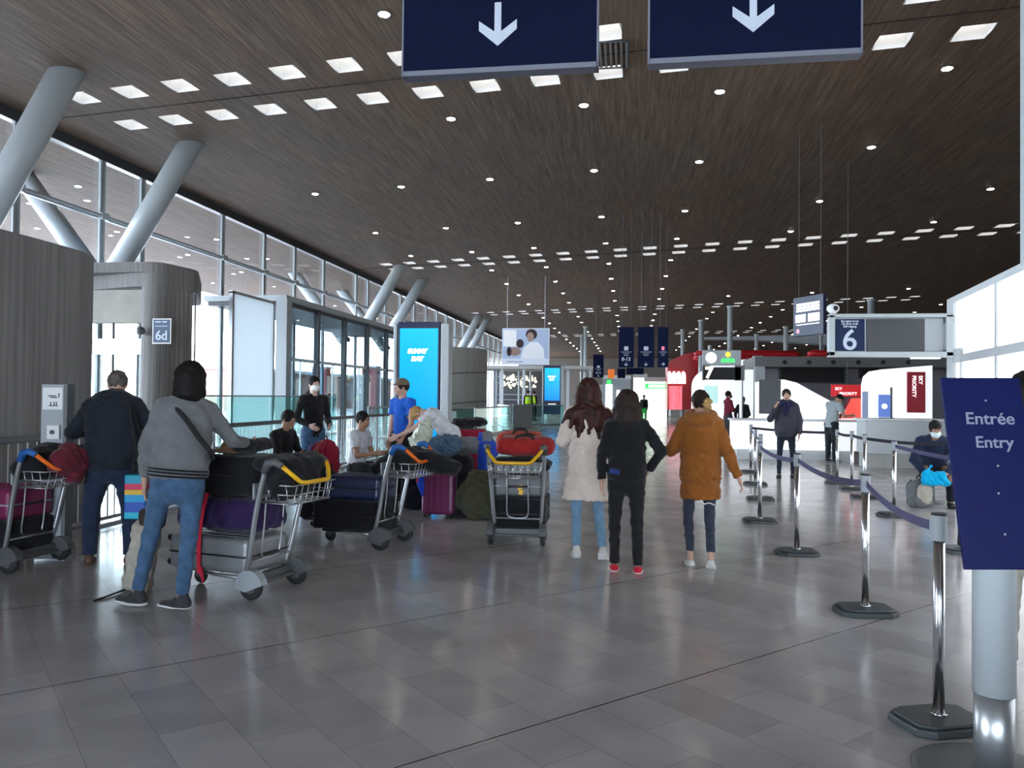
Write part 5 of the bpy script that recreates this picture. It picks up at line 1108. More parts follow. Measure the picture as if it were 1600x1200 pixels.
def person(label, loc, rz, H=1.75, fem=False, pelvis=None, spine=(0, 0, 1), chestf=(0, 1, 0), hipf=(0, 1, 0), head_up=None, headf=None,
           armL=((-.12, 0, -1), (0, .12, -1)), armR=((.12, 0, -1), (0, .12, -1)), legL=((-.04, .02, -1), (0, -.03, -1)), legR=((.04, .02, -1), (0, -.03, -1)),
           footL=(-.15, 1, 0), footR=(.15, 1, 0), top=None, sleeve='long', hem=.0, flare=.0, hood=None, trousers=None, tfit=1.0, tcut=.10, shoes=None, sole=None, hair=('short', 'black'),
           skin=None, mask=None, fat=1.0, topfit=1.0, voxel=.011, curl=1.0, group=None, shoe_kind='sneaker', collar=None, band=None, noback=False, topname='jacket', handL=None, handR=None, slack=.012):
    skin = skin or SKIN; k = H/1.75
    t = tag(empty('person', loc, rz), label, 'person', group)
    L = lambda a: np.array(a, float)
    th, sh = .43*k, .415*k; ank = .085*k
    hw = (.088 if not fem else .092)*k; swd = (.178 if not fem else .155)*k
    hf = nz(hipf); hr = np.cross(hf, [0, 0, 1]); hr = nz(hr)
    lL = [nz(legL[0]), nz(legL[1])]; lR = [nz(legR[0]), nz(legR[1])]
    drop = []
    for d0, d1 in (lL, lR): drop.append(th*d0[2]+sh*d1[2])
    if pelvis is None:
        pz = -min(drop)+ank+.0; pel = L((0, 0, pz))
        mean = (lL[0]*th+lL[1]*sh+lR[0]*th+lR[1]*sh)/2; pel[:2] -= mean[:2]*.5
    else: pel = L(pelvis)
    up = nz(spine); cf = frame(up, chestf); cr, cfw = cf[:, 0], cf[:, 1]
    tl = .50*k; neckb = pel+up*(tl)+L((0, 0, .0)); shc = pel+up*(tl-.045*k)
    sL, sR = shc-cr*swd, shc+cr*swd
    hu = nz(head_up) if head_up is not None else nz(up+L((0, 0, .3))); hfw = headf if headf is not None else cfw
    HF = frame(hu, hfw); hd = neckb+hu*.175*k+HF[:, 1]*.02*k
    ua, fa = .29*k, .255*k
    J = {}
    for s, S, arm in ((-1, sL, armL), (1, sR, armR)):
        e = S+nz(arm[0])*ua; w = e+nz(arm[1])*fa; J['e%d' % s] = e; J['w%d' % s] = w; J['s%d' % s] = S
    for s, lg, dr in ((-1, lL, drop[0]), (1, lR, drop[1])):
        h0 = pel+hr*s*hw-L((0, 0, .02*k)); kn = h0+lg[0]*th; an = kn+lg[1]*sh; J['h%d' % s] = h0; J['k%d' % s] = kn; J['a%d' % s] = an
    r = k*(.92 if fem else 1.0)
    # ---- body: one continuous skin surface
    ops = []
    A = lambda p, kk=.02: ops.append(('+', p, kk))
    hs = .97*k
    A(('e', hd+HF@L((0, -.008, .02))*hs, (.077*hs, .095*hs, .10*hs), HF), 0)
    A(('e', hd+HF@L((0, .032, -.055))*hs, (.056*hs, .062*hs, .062*hs), HF), .03*hs)
    A(('c', hd+HF@L((0, .088, .0))*hs, hd+HF@L((0, .108, -.032))*hs, .009*hs, .015*hs), .012)
    A(('c', hd+HF@L((-.03, .078, .018))*hs, hd+HF@L((.03, .078, .018))*hs, .012*hs, .012*hs), .015)
    for s in (-1, 1):
        ops.append(('-', ('e', hd+HF@L((s*.031, .098, -.002))*hs, (.015*hs, .014*hs, .010*hs), HF), .008))
        A(('e', hd+HF@L((s*.078, -.002, -.01))*hs, (.009*hs, .018*hs, .030*hs), HF), .008)
    A(('c', hd+HF@L((-.018, .090, -.062))*hs, hd+HF@L((.018, .090, -.062))*hs, .008*hs, .008*hs), .008)
    A(('c', neckb-up*.03, hd+HF@L((0, -.015, -.04)), .056*r, .052*r), .03)
    A(('s', pel, cf, (1, .68, 1), (0, 0, .02), (0, 0, .20*k), .115*r*fat, .105*r*fat), .05); A(('s', pel, cf, (1, .68, 1), (0, 0, .20*k), (0, 0, .38*k), .105*r*fat, .125*r*fat), .04)
    A(('c', sL, sR, .055*r, .055*r), .05)
    hand_list = []
    for s, hdir in ((-1, handL), (1, handR)):
        S, e, w = J['s%d' % s], J['e%d' % s], J['w%d' % s]
        A(('c', S, e, .050*r, .038*r), .03); A(('c', e, w, .038*r, .025*r), .012)
        d = nz(w-e) if hdir is None else nz(hdir); inn = nz(-cr*s - d*np.dot(-cr*s, d)) if abs(np.dot(cr, d)) < .9 else nz(cfw)
        sd_ = nz(np.cross(d, inn)); sd_ = sd_ if np.dot(sd_, cfw+L((0, 0, .3))) > 0 else -sd_
        pc = w+d*.045*k; PF = np.stack([sd_, inn, d], 1)
        A(('e', pc, (.040*k, .018*k, .052*k), PF), .015)
        for i in range(4):
            b = w+d*.085*k+sd_*(.030-.020*i)*k; f1 = nz(d+inn*.35*curl); f2 = nz(d+inn*1.3*curl); l1 = (.036, .042, .04, .032)[i]*k; l2 = (.03, .036, .033, .025)[i]*k
            m1 = b+f1*l1; A(('c', b-d*.02, m1, .0092*k, .0085*k), .004); A(('c', m1, m1+f2*l2, .0085*k, .007*k), .003)
        b = w+d*.03*k+sd_*.03*k; m1 = b+nz(d*.7+sd_*.7+inn*.2)*.035*k; A(('c', b, m1, .012*k, .0105*k), .008); A(('c', m1, m1+nz(d*.9+sd_*.25+inn*.3)*.03*k, .0105*k, .008*k), .003)
    for s in (-1, 1):
        lr = .84 if trousers else 1; A(('c', J['h%d' % s], J['k%d' % s], .080*r*lr, .052*r*lr), .03); A(('c', J['k%d' % s], J['a%d' % s], .050*r*lr, .034*r*(lr+.1)), .015)
    bh = min(voxel, .009)
    sdf('body', ops, skin, t, bh if voxel < .014 else voxel)
    fx = {-1: footL, 1: footR}
    # ---- eyes, mouth
    if voxel < .016:
        for s in (-1, 1):
            e_ = sdf('eye', [('+', ('e', hd+HF@L((s*.031, .084, -.002))*hs, (.013*hs, .009*hs, .008*hs), HF), 0)], EYEW, t, .003); sdf('iris', [('+', ('e', hd+HF@L((s*.031, .091, -.002))*hs, (.006*hs, .004*hs, .006*hs), HF), 0)], EYED, e_, .002)
            sdf('eyebrow', [('+', ('c', hd+HF@L((s*.016, .092, .022))*hs, hd+HF@L((s*.046, .083, .023))*hs, .004, .003), 0)], HAIRN[hair[1]], t, .003)
        if not mask: sdf('lips', [('+', ('c', hd+HF@L((-.016, .096, -.062))*hs, hd+HF@L((.016, .096, -.062))*hs, .0055, .0055), 0)], LIP, t, .003)
    if mask:
        sdf('face_mask', [('+', ('e', hd+HF@L((0, .045, -.05))*hs, (.068*hs, .082*hs, .060*hs), HF), 0), ('-', ('e', hd+HF@L((0, .02, -.045))*hs, (.062*hs, .060*hs, .07*hs), HF), 0), ('&', ('h', hd+HF@L((0, .01, 0))*hs, -HF[:, 1]), 0), ('&', ('h', hd+HF@L((0, 0, -.008))*hs, HF[:, 2]), 0)], mask, t, .006)
    # ---- hair
    hk, hc = hair[0], HAIRN[hair[1]]
    cap = [('+', ('e', hd+HF@L((0, -.016, .030))*hs, (.086*hs, .103*hs, .106*hs), HF), 0), ('-', ('e', hd+HF@L((0, .115, -.045))*hs, (.085*hs, .075*hs, .095*hs), HF), .01), ('-', ('h', hd+HF@L((0, 0, -.065))*hs, HF[:, 2]), 0)]
    hv = .007 if voxel < .014 else voxel
    if hk == 'short': sdf('hair', cap[:2]+[('&', ('h', hd+HF@L((0, -.02, -.055))*hs, nz(HF@L((0, .35, -1)))), 0)], hc, t, hv, .004, 1.3)
    elif hk == 'bob': sdf('hair', [cap[0], ('+', ('s', hd, HF, (1.05, 1.05, 1), (0, -.025, .02), (0, -.035, -.09), .103*hs, .108*hs), .03), ('-', ('e', hd+HF@L((0, .12, -.05))*hs, (.075*hs, .07*hs, .12*hs), HF), .01)], hc, t, hv, .004, 1.0)
    elif hk == 'bun':
        sdf('hair', cap[:2]+[('&', ('h', hd+HF@L((0, -.02, -.06))*hs, nz(HF@L((0, .3, -1)))), 0)], hc, t, hv, .005, 1.2)
        sdf('hair_bun', [('+', ('e', hd+HF@L((.03, -.13, .0))*hs, (.042*hs, .04*hs, .045*hs), HF), 0), ('+', ('c', hd+HF@L((.035, -.12, -.02))*hs, hd+HF@L((.04, -.11, -.10))*hs, .034, .022), .02)], HAIRN['blond'], t, hv, .009, 1.6)
    elif hk in ('long', 'verylong'):
        ln = .44 if hk == 'verylong' else .17; w0 = .115 if hk == 'verylong' else .065
        o = [cap[0], ('+', ('s', hd, HF, (1, .75, 1), (0, -.045, .02), (0, -.075, -.15), .098*hs, .105*hs), .03)]
        bk = -cfw
        p1 = hd-hu*.14+bk*.06; p2 = hd-hu*(ln*.72)+bk*.115; p3 = hd-hu*ln+bk*.12
        CF2 = frame(up, cfw)
        o.append(('+', ('s', (0, 0, 0), CF2, (1, .5, 1), tuple(CF2.T@(p1+hu*.05)), tuple(CF2.T@(p2)), .112, w0+(.025 if hk == 'verylong' else .01)), .07))
        if hk == 'verylong':
            for i, (a, b, c_) in enumerate(((-.11, .34, .045), (-.06, .43, .05), (0, .46, .05), (.06, .44, .05), (.11, .36, .045), (-.16, .30, .03), (.155, .27, .03))): o.append(('+', ('c', hd-hu*.2+bk*.10+cr*a*1.15, hd-hu*b+bk*.12+cr*a*1.6, c_*1.15, c_*.35), .03))
        else: o.append(('&', ('h', p3, -up), 0))
        o.append(('-', ('e', hd+HF@L((0, .115, -.06))*hs, (.08*hs, .075*hs, .13*hs), HF), .01))
        sdf('hair', o, hc, t, hv, .003, 1.0)
    elif hk == 'cap':
        sdf('hair', cap[:2]+[('&', ('h', hd+HF@L((0, -.02, -.055))*hs, nz(HF@L((0, .35, -1)))), 0)], hc, t, hv, .003, 1.3)
        sdf('baseball_cap', [('+', ('e', hd+HF@L((0, -.008, .045))*hs, (.092*hs, .108*hs, .095*hs), HF), 0), ('&', ('h', hd+HF@L((0, 0, .035))*hs, -HF[:, 2]), 0), ('+', ('s', hd+HF@L((0, .10, .042))*hs, HF, (1, 1, .12), (0, 0, 0), (0, .04, 0), .07, .055), .004)], cloth('cap_khaki', (.17, .13, .09)), t, .006)
    # ---- trousers
    if trousers:
        tf = tfit; o = [('+', ('s', pel, frame(hf*0+up*.5+L((0, 0, .5)), hf), (1, .78, 1), (0, 0, -.05*k), (0, 0, .10*k), .135*r*fat, .122*r*fat), 0)]
        for s in (-1, 1):
            o += [('+', ('c', J['h%d' % s]+L((0, 0, -.0)), J['k%d' % s], (.088*tf+.003)*r, (.060*tf)*r), .035)]
        for s in (-1, 1):
            o += [('+', ('c', J['k%d' % s], J['a%d' % s], (.060*tf)*r, (.045*tf)*r), .012)]
            if fem: o += [('+', ('e', pel-hf*.035*k+hr*s*.05*k-L((0, 0, .03*k)), (.085*k, .09*k, .1*k)), .03)]
        for s in (-1, 1):
            sn = nz(J['a%d' % s]-J['k%d' % s]); cutp = J['a%d' % s]-sn*(tcut-.085)*k
            o.append(('-', ('b', tuple(cutp+sn*.1*k), (.09*k, .09*k, .1*k), .001, frame(sn, hf)), 0))
        o.append(('&', ('h', pel+up*.12*k, up), 0))
        sdf('trousers', o, trousers, t, voxel, .004, .9)
    # ---- shoes
    if shoes:
        for s in (-1, 1):
            f0 = nz(fx[s]); an = J['a%d' % s]; sn = nz(L((0, 0, 1))-f0*f0[2]); FF = frame(sn, f0); lnf = .125*k if fem else .135*k
            base = an-FF[:, 2]*(ank-.0)
            q = lambda x, y, z: base+FF@L((x, y, z))*k
            a_ = sdf('shoe', [('+', ('c', q(0, -.035, .05), q(0, .04, .045), .040*k, .040*k), 0), ('+', ('s', base, FF, (1, 1, .72), (0, .04*k, .05*k), (0, .15*k, .04*k), .043*k, .036*k), .03), ('+', ('c', q(0, -.03, .05), q(0, -.015, .10), .036*k, .036*k), .02), ('-', ('h', q(0, 0, .018), FF[:, 2]), 0)] if shoe_kind != 'low' else [('+', ('c', q(0, -.035, .045), q(0, .04, .04), .036*k, .034*k), 0), ('+', ('s', base, FF, (1, 1, .72), (0, .04*k, .045*k), (0, .14*k, .035*k), .040*k, .034*k), .03), ('-', ('h', q(0, 0, .018), FF[:, 2]), 0)], shoes, t, min(voxel, .008))
            if sole: sdf('sole', [('+', ('s', base, FF, (1, 1, .30), (0, -.035*k, .05*k), (0, .05*k, .05*k), .047*k, .048*k), 0), ('+', ('s', base, FF, (1, 1, .36), (0, .05*k, .05*k), (0, .16*k, .06*k), .051*k, .043*k), .01), ('-', ('h', q(0, 0, .0), FF[:, 2]), 0)], sole, a_, min(voxel, .008))
    # ---- top garment
    if top:
        tf = topfit; g = slack
        cr_ = (1, .74, 1)
        o = [('+', ('s', pel, cf, cr_, (0, 0, .03*k), (0, 0, .20*k), (.135*fat)*r*tf+g, .125*r*tf*fat+g), 0), ('+', ('s', pel, cf, cr_, (0, 0, .20*k), (0, 0, .385*k), .125*r*tf*fat+g, .140*r*tf*fat+g), .05),
             ('+', ('c', sL+cr*.015, sR-cr*.015, .062*r+g*.6, .062*r+g*.6), .05), ('+', ('s', pel, cf, (1, .8, 1), (0, 0, .40*k), (0, 0, .47*k), .09*r+g, .066*r), .04)]
        if hem < 0: o.append(('+', ('s', pel, cf if abs(up[2]) > .8 else frame((0, 0, 1), hf), cr_, (0, 0, .05*k), (0, 0, hem-.08), .135*r*tf*fat+g, (.135+flare)*r*tf+g), .04))
        if hem < -.03 and fem: o += [('+', ('e', pel-hf*.045*k+hr*s_*.05*k-L((0, 0, .03*k)), (.10*k+g, .10*k+g, .12*k)), .04) for s_ in (-1, 1)]
        for s in (-1, 1):
            S, e, w = J['s%d' % s], J['e%d' % s], J['w%d' % s]
            if sleeve == 'long': o += [('+', ('c', S, e, .058*r*tf+g*.5, .047*r*tf+g*.4), .03), ('+', ('c', e, w+nz(w-e)*.0, .047*r*tf+g*.4, .036*r*tf+g*.2), .012)]
            else: o += [('+', ('c', S, S+(e-S)*.62, .060*r+g, .052*r+g), .03)]
        if hood:
            if hood == 'big': o += [('+', ('t', tuple(neckb+up*.035-cfw*.03), frame(up-cfw*.35, cfw), .108*k, .055*k), .012), ('+', ('s', neckb, cf, (1.15, .95, .6), (0, -.03, -.02), (0, -.07, .03), .125*k, .115*k), .02), ('+', ('s', neckb, cf, (1.2, .9, .8), (-.06, .0, .0), (.06, .0, .0), .08, .08), .03)]
            else: o += [('+', ('s', neckb, cf, (1, .6, 1), (0, -.09, .0), (0, -.12, -.09*k), .10*k, .085*k), .03)]
        if collar: o += [('+', ('c', neckb-up*.03, neckb+up*.05-cfw*.005, .072*r, .068*r), .015)]
        if hem < 0: o.append(('-', ('h', pel+L((0, 0, hem*k)) if abs(up[2]) > .8 else pel+up*hem*k, L((0, 0, 1)) if abs(up[2]) > .8 else up), 0))
        else: o.append(('-', ('h', pel+up*hem*k, up), 0))
        for s in (-1, 1):
            S, e, w = J['s%d' % s], J['e%d' % s], J['w%d' % s]; dd = nz(w-e) if sleeve == 'long' else nz(e-S); cp = w-dd*.0 if sleeve == 'long' else S+(e-S)*.60
            o.append(('-', ('b', tuple(cp+dd*.06), (.095, .095, .06), .001, frame(dd, cfw if abs(np.dot(dd, cfw)) < .9 else cr)), 0))
        if sleeve == 'long' or True: o.append(('-', ('c', neckb+up*.01+cfw*.02, neckb+up*.16+cfw*.03, .052*r, .06*r), .006)) if hood != 'big' and not collar else None
        g_ = sdf(topname, o, top, t, voxel, .005 if voxel < .014 else .0, .8)
        if band:
            for z_ in band[1]:
                mb = MB(); zz = z_; ww = (.135*fat)*r*tf+g+.012
                mb.tube([pel+up*zz+cr*ww*1.0*math.cos(a)+cfw*ww*.80*math.sin(a) for a in [2*PI*i/32 for i in range(32)]], .007, 6, closed=True); mb.build('hem_stripe', band[0], g_, True)
    t['_pel'] = [float(v) for v in pel]
    return t, dict(pel=pel, J=J, hd=hd, HF=HF, neck=neckb, cf=cf, up=up, shc=shc)
def wpt(t, p): return Vector(t.location)+Matrix.Rotation(t.rotation_euler.z, 3, 'Z') @ Vector(tuple(p))
def add_strap(t, pts, r, m, name='strap'):
    mb = MB(); mb.tube(smooth_path([tuple(p) for p in pts], 6), r, 8); return mb.build(name, m, t, True)

JEAN = cloth('blue_jeans', (.06, .125, .23), .85, .25, .5, 120); JEANL = cloth('light_jeans', (.16, .28, .40), .85, .15, .5, 120); JEAND = cloth('dark_jeans', (.018, .030, .065), .85, .25, .5, 120)
BLK = cloth('black_knit', (.010, .010, .012)); BLKL = cloth('black_leggings', (.011, .011, .013), .8); NVJ = cloth('navy_jacket', (.012, .016, .026), .75); GSW = cloth('grey_sweater', (.17, .175, .185), .95, .1, .7, 160)
BEI = cloth('beige_coat', (.66, .56, .49), .95, .05, .4); ORN = cloth('rust_coat', (.27, .09, .016), .95, .10, .6); WHT = cloth('white_shirt', (.62, .63, .66)); BLU = cloth('royal_blue_tee', (.012, .10, .50)); GLEG = cloth('slate_leggings', (.035, .042, .065))
WSH = mat('white_shoe', (.6, .6, .58), .6); WSO = mat('white_sole', (.7, .7, .7), .6); DSH = cloth('dark_sneaker', (.045, .045, .05)); RSH = cloth('red_canvas', (.55, .015, .04)); BRN = mat('brown_leather', (.09, .045, .025), .6)

# man in navy jacket (back view, left)
p = G(172, 880)
t, q = person('person seen from behind in a navy jacket and jeans, standing by the grey call post', p, facing(-.35, 1), 1.78, fat=1.34, armL=((-.62, .10, -.85), (.30, .85, .05)), armR=((.62, .05, -.85), (-.30, .85, .05)),
    legL=((-.20, .03, -1), (0, -.02, -1)), legR=((.16, .0, -1), (.02, 0, -1)), headf=(0, 1, -.55), head_up=(0, .45, 1), spine=(0, .05, 1), top=NVJ, hem=-.10, flare=.01, trousers=JEAND, tfit=1.25, shoes=BRN, hair=('short', 'grey'), collar=True, topfit=1.12, slack=.02)
t2 = thing('shoulder_bag', 'black shoulder bag hanging at the right hip of the man in navy', 'bag', wpt(t, (.27, -.10, .80)), t.rotation_euler.z)
sdf('body', [('+', ('b', (0, 0, 0), (.055, .11, .15), .04), 0)], F_BLACK, t2, .012, .003, .7); strap(t2, [(0, -.08, .13), (-.04, -.10, .35), (-.09, -.03, .62), (-.02, .06, .35), (0, .08, .13)], .012, M['blackm'])
# woman in grey sweater
p = G(262, 948)
t, q = person('person with black bob, grey sweater and blue jeans leaning on the trolley', p, facing(-.50, .86), 1.79, True, fat=1.30, armL=((-.38, .0, -1), (-.02, .14, -1)), armR=((.55, .30, -.70), (.45, .75, -.12)), legL=((-.20, .22, -1), (-.20, .05, -1)), legR=((-.04, .0, -1), (-.10, -.06, -1)),
    footL=(-.75, .65, 0), footR=(-.75, .65, 0), headf=(-.2, 1, -.25), spine=(.10, .04, 1), top=GSW, hem=-.02, trousers=JEAN, tfit=1.04, tcut=.11, shoes=DSH, sole=WSO, hair=('bob', 'black'), topname='sweater', topfit=1.08, band=(BLK, (-.012, .012, .034)))
cf = q['cf']; up = q['up']; sl_, sr_ = q['shc']-cf[:, 0]*.10, q['shc']+cf[:, 0]*.2
add_strap(t, [q['neck']-cf[:, 0]*.07+cf[:, 1]*.07-up*.01, q['neck']-cf[:, 0]*.08-cf[:, 1]*.085-up*.03, q['pel']+up*.40-cf[:, 1]*.165+cf[:, 0]*.0, q['pel']+up*.28-cf[:, 1]*.158+cf[:, 0]*.10, q['pel']+up*.18-cf[:, 1]*.11+cf[:, 0]*.195, q['pel']+up*.13+cf[:, 0]*.215+cf[:, 1]*.0], .018, M['blackm'], 'bag_strap')
# seated man with crossed legs
t, q = person('person in a black top and jeans sitting cross-legged on the bench, looking down', (-4.62, 10.05, 0), facing(1, -.22), 1.76, pelvis=(0, 0, .53), spine=(0, .0, 1), head_up=(0, .35, 1), headf=(0, 1, -.5), armL=((-.15, .35, -.9), (.2, .95, .05)), armR=((.15, .35, -.9), (-.2, .95, .05)),
    legL=((-.05, 1, -.02), (.0, .02, -1)), legR=((-.10, 1, .34), (-.25, .80, -.40)), footR=(-.2, .8, -.45), top=BLK, hem=-.04, trousers=JEAND, tfit=1.15, shoes=DSH, sole=WSO, hair=('short', 'black'), skin=SKIN_T, topname='shirt')
# standing masked man
t, q = person('person in a black jacket and white mask standing before the railing, looking right', (-4.85, 11.6, 0), facing(.80, -.6), 1.84, armL=((-.30, -.1, -1), (.35, .75, -.35)), armR=((.30, -.1, -1), (-.35, .75, -.35)), headf=(.1, 1, -.1), top=BLK, hem=-.10, hood='small', trousers=JEAN, tfit=1.15, shoes=DSH, sole=WSO, hair=('short', 'black'), mask=MASKW, skin=SKIN_P)
# seated white T-shirt man
be2 = thing('travel_trunk', 'low dark trunk used as a seat by the man in the white T-shirt', 'trunk', (-3.84, 11.0, 0), R(10))
m = MB(); m.bb(-.3, .3, -.22, .22, .02, .40); m.build('body', F_NAVY, be2, bevel=.02); m = MB(); m.bb(-.305, .305, -.225, .225, .30, .33); m.build('lid_rim', M['alu'], be2)
t, q = person('person in a white T-shirt sitting low and facing right in the middle group', (-3.90, 10.92, 0), facing(.96, -.15), 1.76, pelvis=(0, 0, .50), spine=(0, .12, 1), headf=(0, 1, 0), armL=((-.15, .25, -.95), (.1, .95, .12)), armR=((.15, .25, -.95), (-.1, .95, .12)), legL=((-.15, 1, .02), (0, .0, -1)), legR=((.15, 1, .02), (0, .0, -1)),
    top=WHT, sleeve='short', hem=-.03, trousers=BLKL, tfit=1.15, shoes=DSH, sole=WSO, hair=('short', 'black'), skin=SKIN_T, topname='tshirt')
# blue T-shirt
t, q = person('person in royal blue T-shirt and khaki cap before the tall blue screen', (-3.30, 11.2, 0), facing(-.55, -.85), 1.80, headf=(.45, 1, 0), armL=((-.15, .1, -1), (.15, .5, -.8)), armR=((.22, .0, -1), (-.05, .22, -1)), top=BLU, sleeve='short', hem=-.08, trousers=BLKL, tfit=1.3, shoes=DSH, sole=WSO, hair=('cap', 'brown'), skin=SKIN, topname='tshirt')
# blond bending
t, q = person('person with blond hair in a white shirt bending over the luggage to the left', (-2.58, 11.0, 0), facing(-1, -.10), 1.78, pelvis=(0, -.08, .92), spine=(0, .85, 1), chestf=(0, 1, -.6), head_up=(0, 1, -.1), headf=(0, .0, -1), armL=((-.1, .75, -.7), (0, .75, -.35)), armR=((.1, .25, -1), (0, .3, -1)), legL=((-.08, .04, -1), (0, -.03, -1)), legR=((.08, .04, -1), (0, -.03, -1)),
    top=WHT, hem=-.10, sleeve='short', trousers=JEAND, tfit=1.1, shoes=DSH, sole=WSO, hair=('short', 'blond'), skin=SKIN_P, topname='shirt')
softbag('plastic_bag', 'translucent pale plastic bag held by the bending blond person', 'bag', (-2.62, 9.75, .88), 0, [('+', ('c', (0, 0, .05), (.03, 0, .22), .15, .09), 0), ('+', ('c', (.03, 0, .22), (.08, .02, .36), .08, .03), .03), ('+', ('c', (0, 0, 0), (-.1, 0, .1), .09, .06), .04)], mat('pale_plastic', (.50, .52, .42), .35, noise=(8, .2), bump=.6, bscale=18), .012, .014, .8)
# second bending
t, q = person('person in a grey T-shirt and bright blue trousers bending down over the suitcases', (-1.93, 10.2, 0), facing(-1, -.02), 1.74, pelvis=(0, -.08, .88), spine=(0, 1, .02), chestf=(0, 0, -1), head_up=(0, .85, -.6), headf=(0, -.4, -1), armL=((-.1, .1, -1), (0, .2, -1)), armR=((.1, .1, -1), (0, .2, -1)), legL=((-.08, .10, -1), (0, -.06, -1)), legR=((.08, .10, -1), (0, -.06, -1)),
    top=F_GREY, sleeve='short', hem=-.06, trousers=cloth('bright_blue_trousers', (.015, .06, .42)), tfit=1.25, shoes=DSH, sole=WSO, hair=('short', 'brown'), topname='tshirt')
softbag('denim_bundle', 'crumpled blue-grey denim jacket piled above the purple cabin suitcase', 'jacket', (-2.30, 9.66, .82), 0, [('+', ('s', (0, 0, .06), np.eye(3), (1, .8, 1), (-.08, 0, 0), (.08, 0, .04), .14, .13), 0), ('+', ('c', (-.12, 0, -.02), (-.16, 0, -.18), .07, .05), .04)], F_DENIM, .012, .016, .9)
softbag('dark_rucksack', 'dark rucksack standing between the purple suitcase handle and the bending person', 'backpack', (-2.17, 9.86, .0), 0, [('+', ('b', (0, 0, .40), (.2, .14, .4), .1), 0)], F_BLACK, .014, .01, .6)
# the three walking women
p = G(919, 872)
t, q = person('person with very long auburn hair in a cream coat and light jeans, walking away', p, facing(-.12, 1), 1.74, True, armL=((-.30, .25, -.9), (.35, .9, .3)), armR=((.30, .25, -.9), (-.35, .9, .3)), legL=((-.02, .16, -1), (0, -.02, -1)), legR=((.03, .05, -1), (.10, -.35, -1)), footR=(.25, 1, -.25), footL=(-.1, 1, 0), headf=(.1, 1, -.05),
    top=BEI, hem=-.36, flare=.085, trousers=JEANL, tcut=.125, tfit=.95, shoes=WSH, sole=WSO, hair=('verylong', 'auburn'), topname='coat', topfit=1.16, slack=.026, skin=SKIN_P, voxel=.01)
p = G(978, 892)
t, q = person('person in an all-black hooded top and leggings with red shoes, walking away', p, facing(-.05, 1), 1.62, True, fat=1.2, armL=((-.30, -.10, -1), (.0, -.02, -1)), armR=((.62, -.15, -.85), (-.42, .55, -.75)), legL=((-.04, .10, -1), (0, -.05, -1)), legR=((.02, -.06, -1), (.02, -.04, -1)), footL=(-.05, 1, 0), footR=(.05, 1, 0), headf=(0, 1, -.1),
    top=BLK, hem=-.05, hood='small', trousers=BLKL, tcut=.085, tfit=1.08, shoes=RSH, sole=WSO, hair=('long', 'brown'), topname='hoodie', topfit=1.05, slack=.014, shoe_kind='low')
mb = MB(); mb.box(tuple(q['pel']+np.array((-.11, -.155, .03))), (.09, .01, .045), rot=Matrix.Rotation(R(12), 3, 'Y')); mb.build('back_pocket_patch', cloth('blue_patch', (.02, .035, .14)), t)
p = G(1094, 884)
t, q = person('person with a dark blond bun in a rust-orange hooded coat, walking away', p, facing(.05, 1), 1.63, True, fat=1.12, armL=((-.42, .10, -.85), (.45, .85, .2)), armR=((.40, -.12, -1), (.42, .05, -1)), legL=((-.05, .05, -1), (.06, -.05, -1)), legR=((.0, .0, -1), (.03, -.22, -1)), footL=(-.1, 1, 0), footR=(.12, 1, -.6), headf=(-.35, 1, -.15),
    top=ORN, hem=-.27, flare=.03, hood='big', trousers=GLEG, tcut=.16, tfit=.92, shoes=WSH, sole=WSO, hair=('bun', 'brown'), topname='coat', topfit=1.16, slack=.022, shoe_kind='low', voxel=.01)
mb = MB(); mb.tube(smooth_path([tuple(q['pel']+np.array(v)) for v in ((.0, -.19, -.24), (.03, -.2, -.275), (.07, -.19, -.265), (.12, -.18, -.285))], 4), .006, 6); mb.build('hanging_cord', WSO, t, True)
for s in (-1, 1):
    mb = MB(); mb.box(tuple(q['pel']+np.array((s*.15, -.135, -.05))), (.07, .02, .018), rot=Matrix.Rotation(R(s*20), 3, 'Z')); mb.build('pocket_flap', ORN, t)
# puffer jacket
t, q = person('person in a dark puffer jacket and navy scarf holding a hand to the mouth', G(1228, 747), facing(-.1, -1), 1.76, True, fat=1.2, armR=((.45, .2, -.75), (-.35, .45, 1.0)), armL=((-.32, .1, -1), (.05, .25, -1)), legL=((-.06, 0, -1), (-.02, 0, -1)), legR=((.06, 0, -1), (.03, 0, -1)), top=cloth('puffer', (.035, .036, .05), .6), hem=-.12, trousers=cloth('navy_leggings', (.015, .02, .035)), tfit=.95, shoes=BLK, hair=('short', 'brown'), topname='puffer_jacket', topfit=1.2, slack=.03, collar=True, voxel=.013)
sdf('scarf', [('+', ('s', tuple(q['neck']), np.eye(3), (1, 1, .85), (-.04, .03, -.0), (.04, .03, .01), .115, .115), 0), ('+', ('c', tuple(q['neck']+np.array((0, .10, -.02))), tuple(q['neck']+np.array((.03, .15, -.16))), .08, .06), .03)], cloth('navy_scarf', (.014, .016, .05)), t, .013, .01, .9)
# grey T-shirt man
t, q = person('person in a grey T-shirt bending the head over the far white desk', G(1294, 720)+Vector((0, -.3, 0)), facing(.85, .5), 1.80, spine=(0, .18, 1), head_up=(0, .8, .6), headf=(0, .5, -1), armL=((-.1, .35, -.9), (0, .95, .02)), armR=((.1, .35, -.9), (0, .95, .02)), top=cloth('pale_grey_tee', (.34, .39, .41)), sleeve='short', hem=-.10, trousers=cloth('charcoal_trousers', (.02, .025, .032)), tfit=1.2, shoes=DSH, sole=WSO, hair=('short', 'black'), topname='tshirt', topfit=1.1, voxel=.016)
